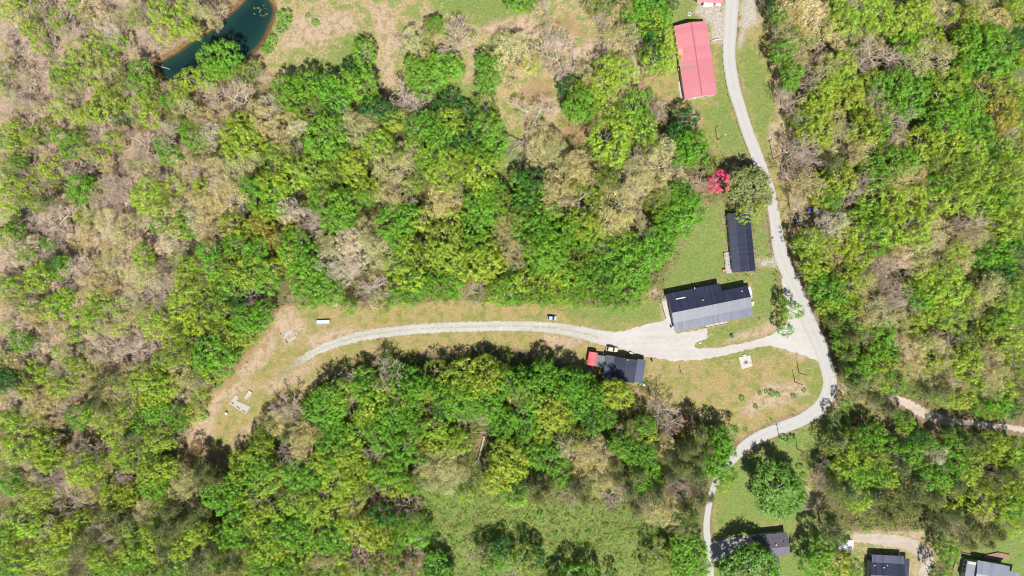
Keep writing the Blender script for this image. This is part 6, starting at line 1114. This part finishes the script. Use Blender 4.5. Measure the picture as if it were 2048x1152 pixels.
fallen(1080, 222, 1012, 348, 7.5, 5, 'big fallen tree with forked grey limbs in the upper clearing', kids=(6, 3, 3, 2), r0=.38)
fallen(968, 874, 946, 962, 2.6, 9, 'straight fallen trunk with its root hole in the lower wood', kids=(4, 2, 2), levels=3, r0=.36)
fallen(1058, 262, 1036, 300, 2.5, 15, 'smaller broken trunk lying left of the big fallen tree', kids=(3, 2, 2), levels=2, r0=.3)
fallen(796, 986, 802, 1012, 2.2, 19, 'short white dead snag lying in the lower left wood', kids=(4, 2), levels=2, r0=.2, z=1.5)
def log(x0, y0, x1, y1, r, lab, z=0.1, m=None):
    a, b = P(x0, y0), P(x1, y1); az = ground_z(a[0], a[1]) if z < .3 else 0
    e = empty('log', (a[0], a[1], 0)); tag(e, lab, 'log'); rr = random.Random(int(x0)); pts = [Vector((0, 0, 0)).lerp(Vector((b[0] - a[0], b[1] - a[1], 0)), i / 4) + Vector((rr.uniform(-.15, .15), rr.uniform(-.15, .15), 0)) for i in range(5)]
    q = MB()
    for i in range(4):
        z0 = max(ground_z(a[0] + pts[i].x, a[1] + pts[i].y), WATER_Z) + r; z1 = max(ground_z(a[0] + pts[i + 1].x, a[1] + pts[i + 1].y), WATER_Z) + r
        q.tube((pts[i].x, pts[i].y, z0), (pts[i + 1].x, pts[i + 1].y, z1), r * (1 - .1 * i), r * (.9 - .1 * i), 8)
    q.build('stem', m or DW, e); MB().tube((pts[2].x, pts[2].y, max(ground_z(a[0] + pts[2].x, a[1] + pts[2].y), WATER_Z) + r), (pts[2].x + .8, pts[2].y + .7, .5), r * .5, r * .2, 6).build('branch', m or DW, e)
log(308, 128, 338, 138, .22, 'pale log poking into the left tip of the pond'); log(950, 864, 982, 862, .22, 'pale plank-like log across the top of the root hole'); log(985, 880, 1000, 905, .14, 'thin pale branch right of the lower fallen trunk')
log(1868, 675, 1898, 690, .2, 'pale fallen log in a gap of the right wood'); log(1738, 1010, 1752, 1030, .14, 'pale broken branch left of the far right pines'); log(1062, 182, 1050, 196, .18, 'white broken stump beside the pale tree above the big fallen tree')
# rubble and debris
def rubble(name, x, y, n, spread, s, mat, lab, seed, cat='rubble', zoff=0):
    rr = random.Random(seed); X, Y, _ = P(x, y); b = MB()
    for i in range(n):
        a = rr.uniform(0, 6.28); d = spread * rr.random() ** .6; cx, cy = math.cos(a) * d, math.sin(a) * d; z = ground_z(X + cx, Y + cy); w = s * rr.uniform(.4, 1.3); rot = rr.uniform(0, 3)
        pts = [(cx + math.cos(rot + k * 1.2566) * w * rr.uniform(.6, 1), cy + math.sin(rot + k * 1.2566) * w * rr.uniform(.6, 1)) for k in range(5)]
        b.prism(pts, z - .1, z + w * rr.uniform(.3, .8) + zoff)
    o = b.build(name, mat, None, .02); o['kind'] = 'stuff'; o['label'] = lab; return o
rubble('rubble', 1088, 212, 60, 3.8, .5, simple('pink_rock', (0.50, 0.38, 0.33), (0.42, 0.31, 0.26), 2), 'pinkish broken rock', 1)
rubble('rubble', 568, 655, 60, 4.5, .28, simple('tan_rock', (0.46, 0.40, 0.29), (0.38, 0.32, 0.23), 2), 'tan broken rock', 2)
rubble('rubble', 1895, 842, 60, 6, .35, simple('grey_rock', (0.40, 0.35, 0.29), (0.32, 0.28, 0.22), 2), 'grey broken rock', 3)
rubble('rubble', 1560, 790, 90, 9, .2, simple('tan_rock', (0, 0, 0)), 'scattered tan stones', 4)
rubble('rubble', 765, 38, 80, 5, .3, simple('pink_rock', (0, 0, 0)), 'scattered pale stones', 5)
# floating weed patches at the top end of the pond
rr = random.Random(8); b = MB(); X, Y, _ = P(523, 14)
for i in range(26):
    cx, cy, w = rr.gauss(0, 2.0), rr.gauss(0, 2.0), rr.uniform(.15, .6)
    if samp(f_pond, X + cx, Y + cy) < 1.2: continue
    n = 9; b.add([(cx + math.cos(k * 6.283 / n) * w * rr.uniform(.5, 1.4), cy + math.sin(k * 6.283 / n) * w * rr.uniform(.4, .9), 0) for k in range(n)], [tuple(range(n))])
o = b.build('pond_weed', simple('floating_weed', (0.12, 0.105, 0.03), (0.07, 0.08, 0.025), 3), None, 0, (X, Y, WATER_Z + .02)); o['kind'] = 'stuff'
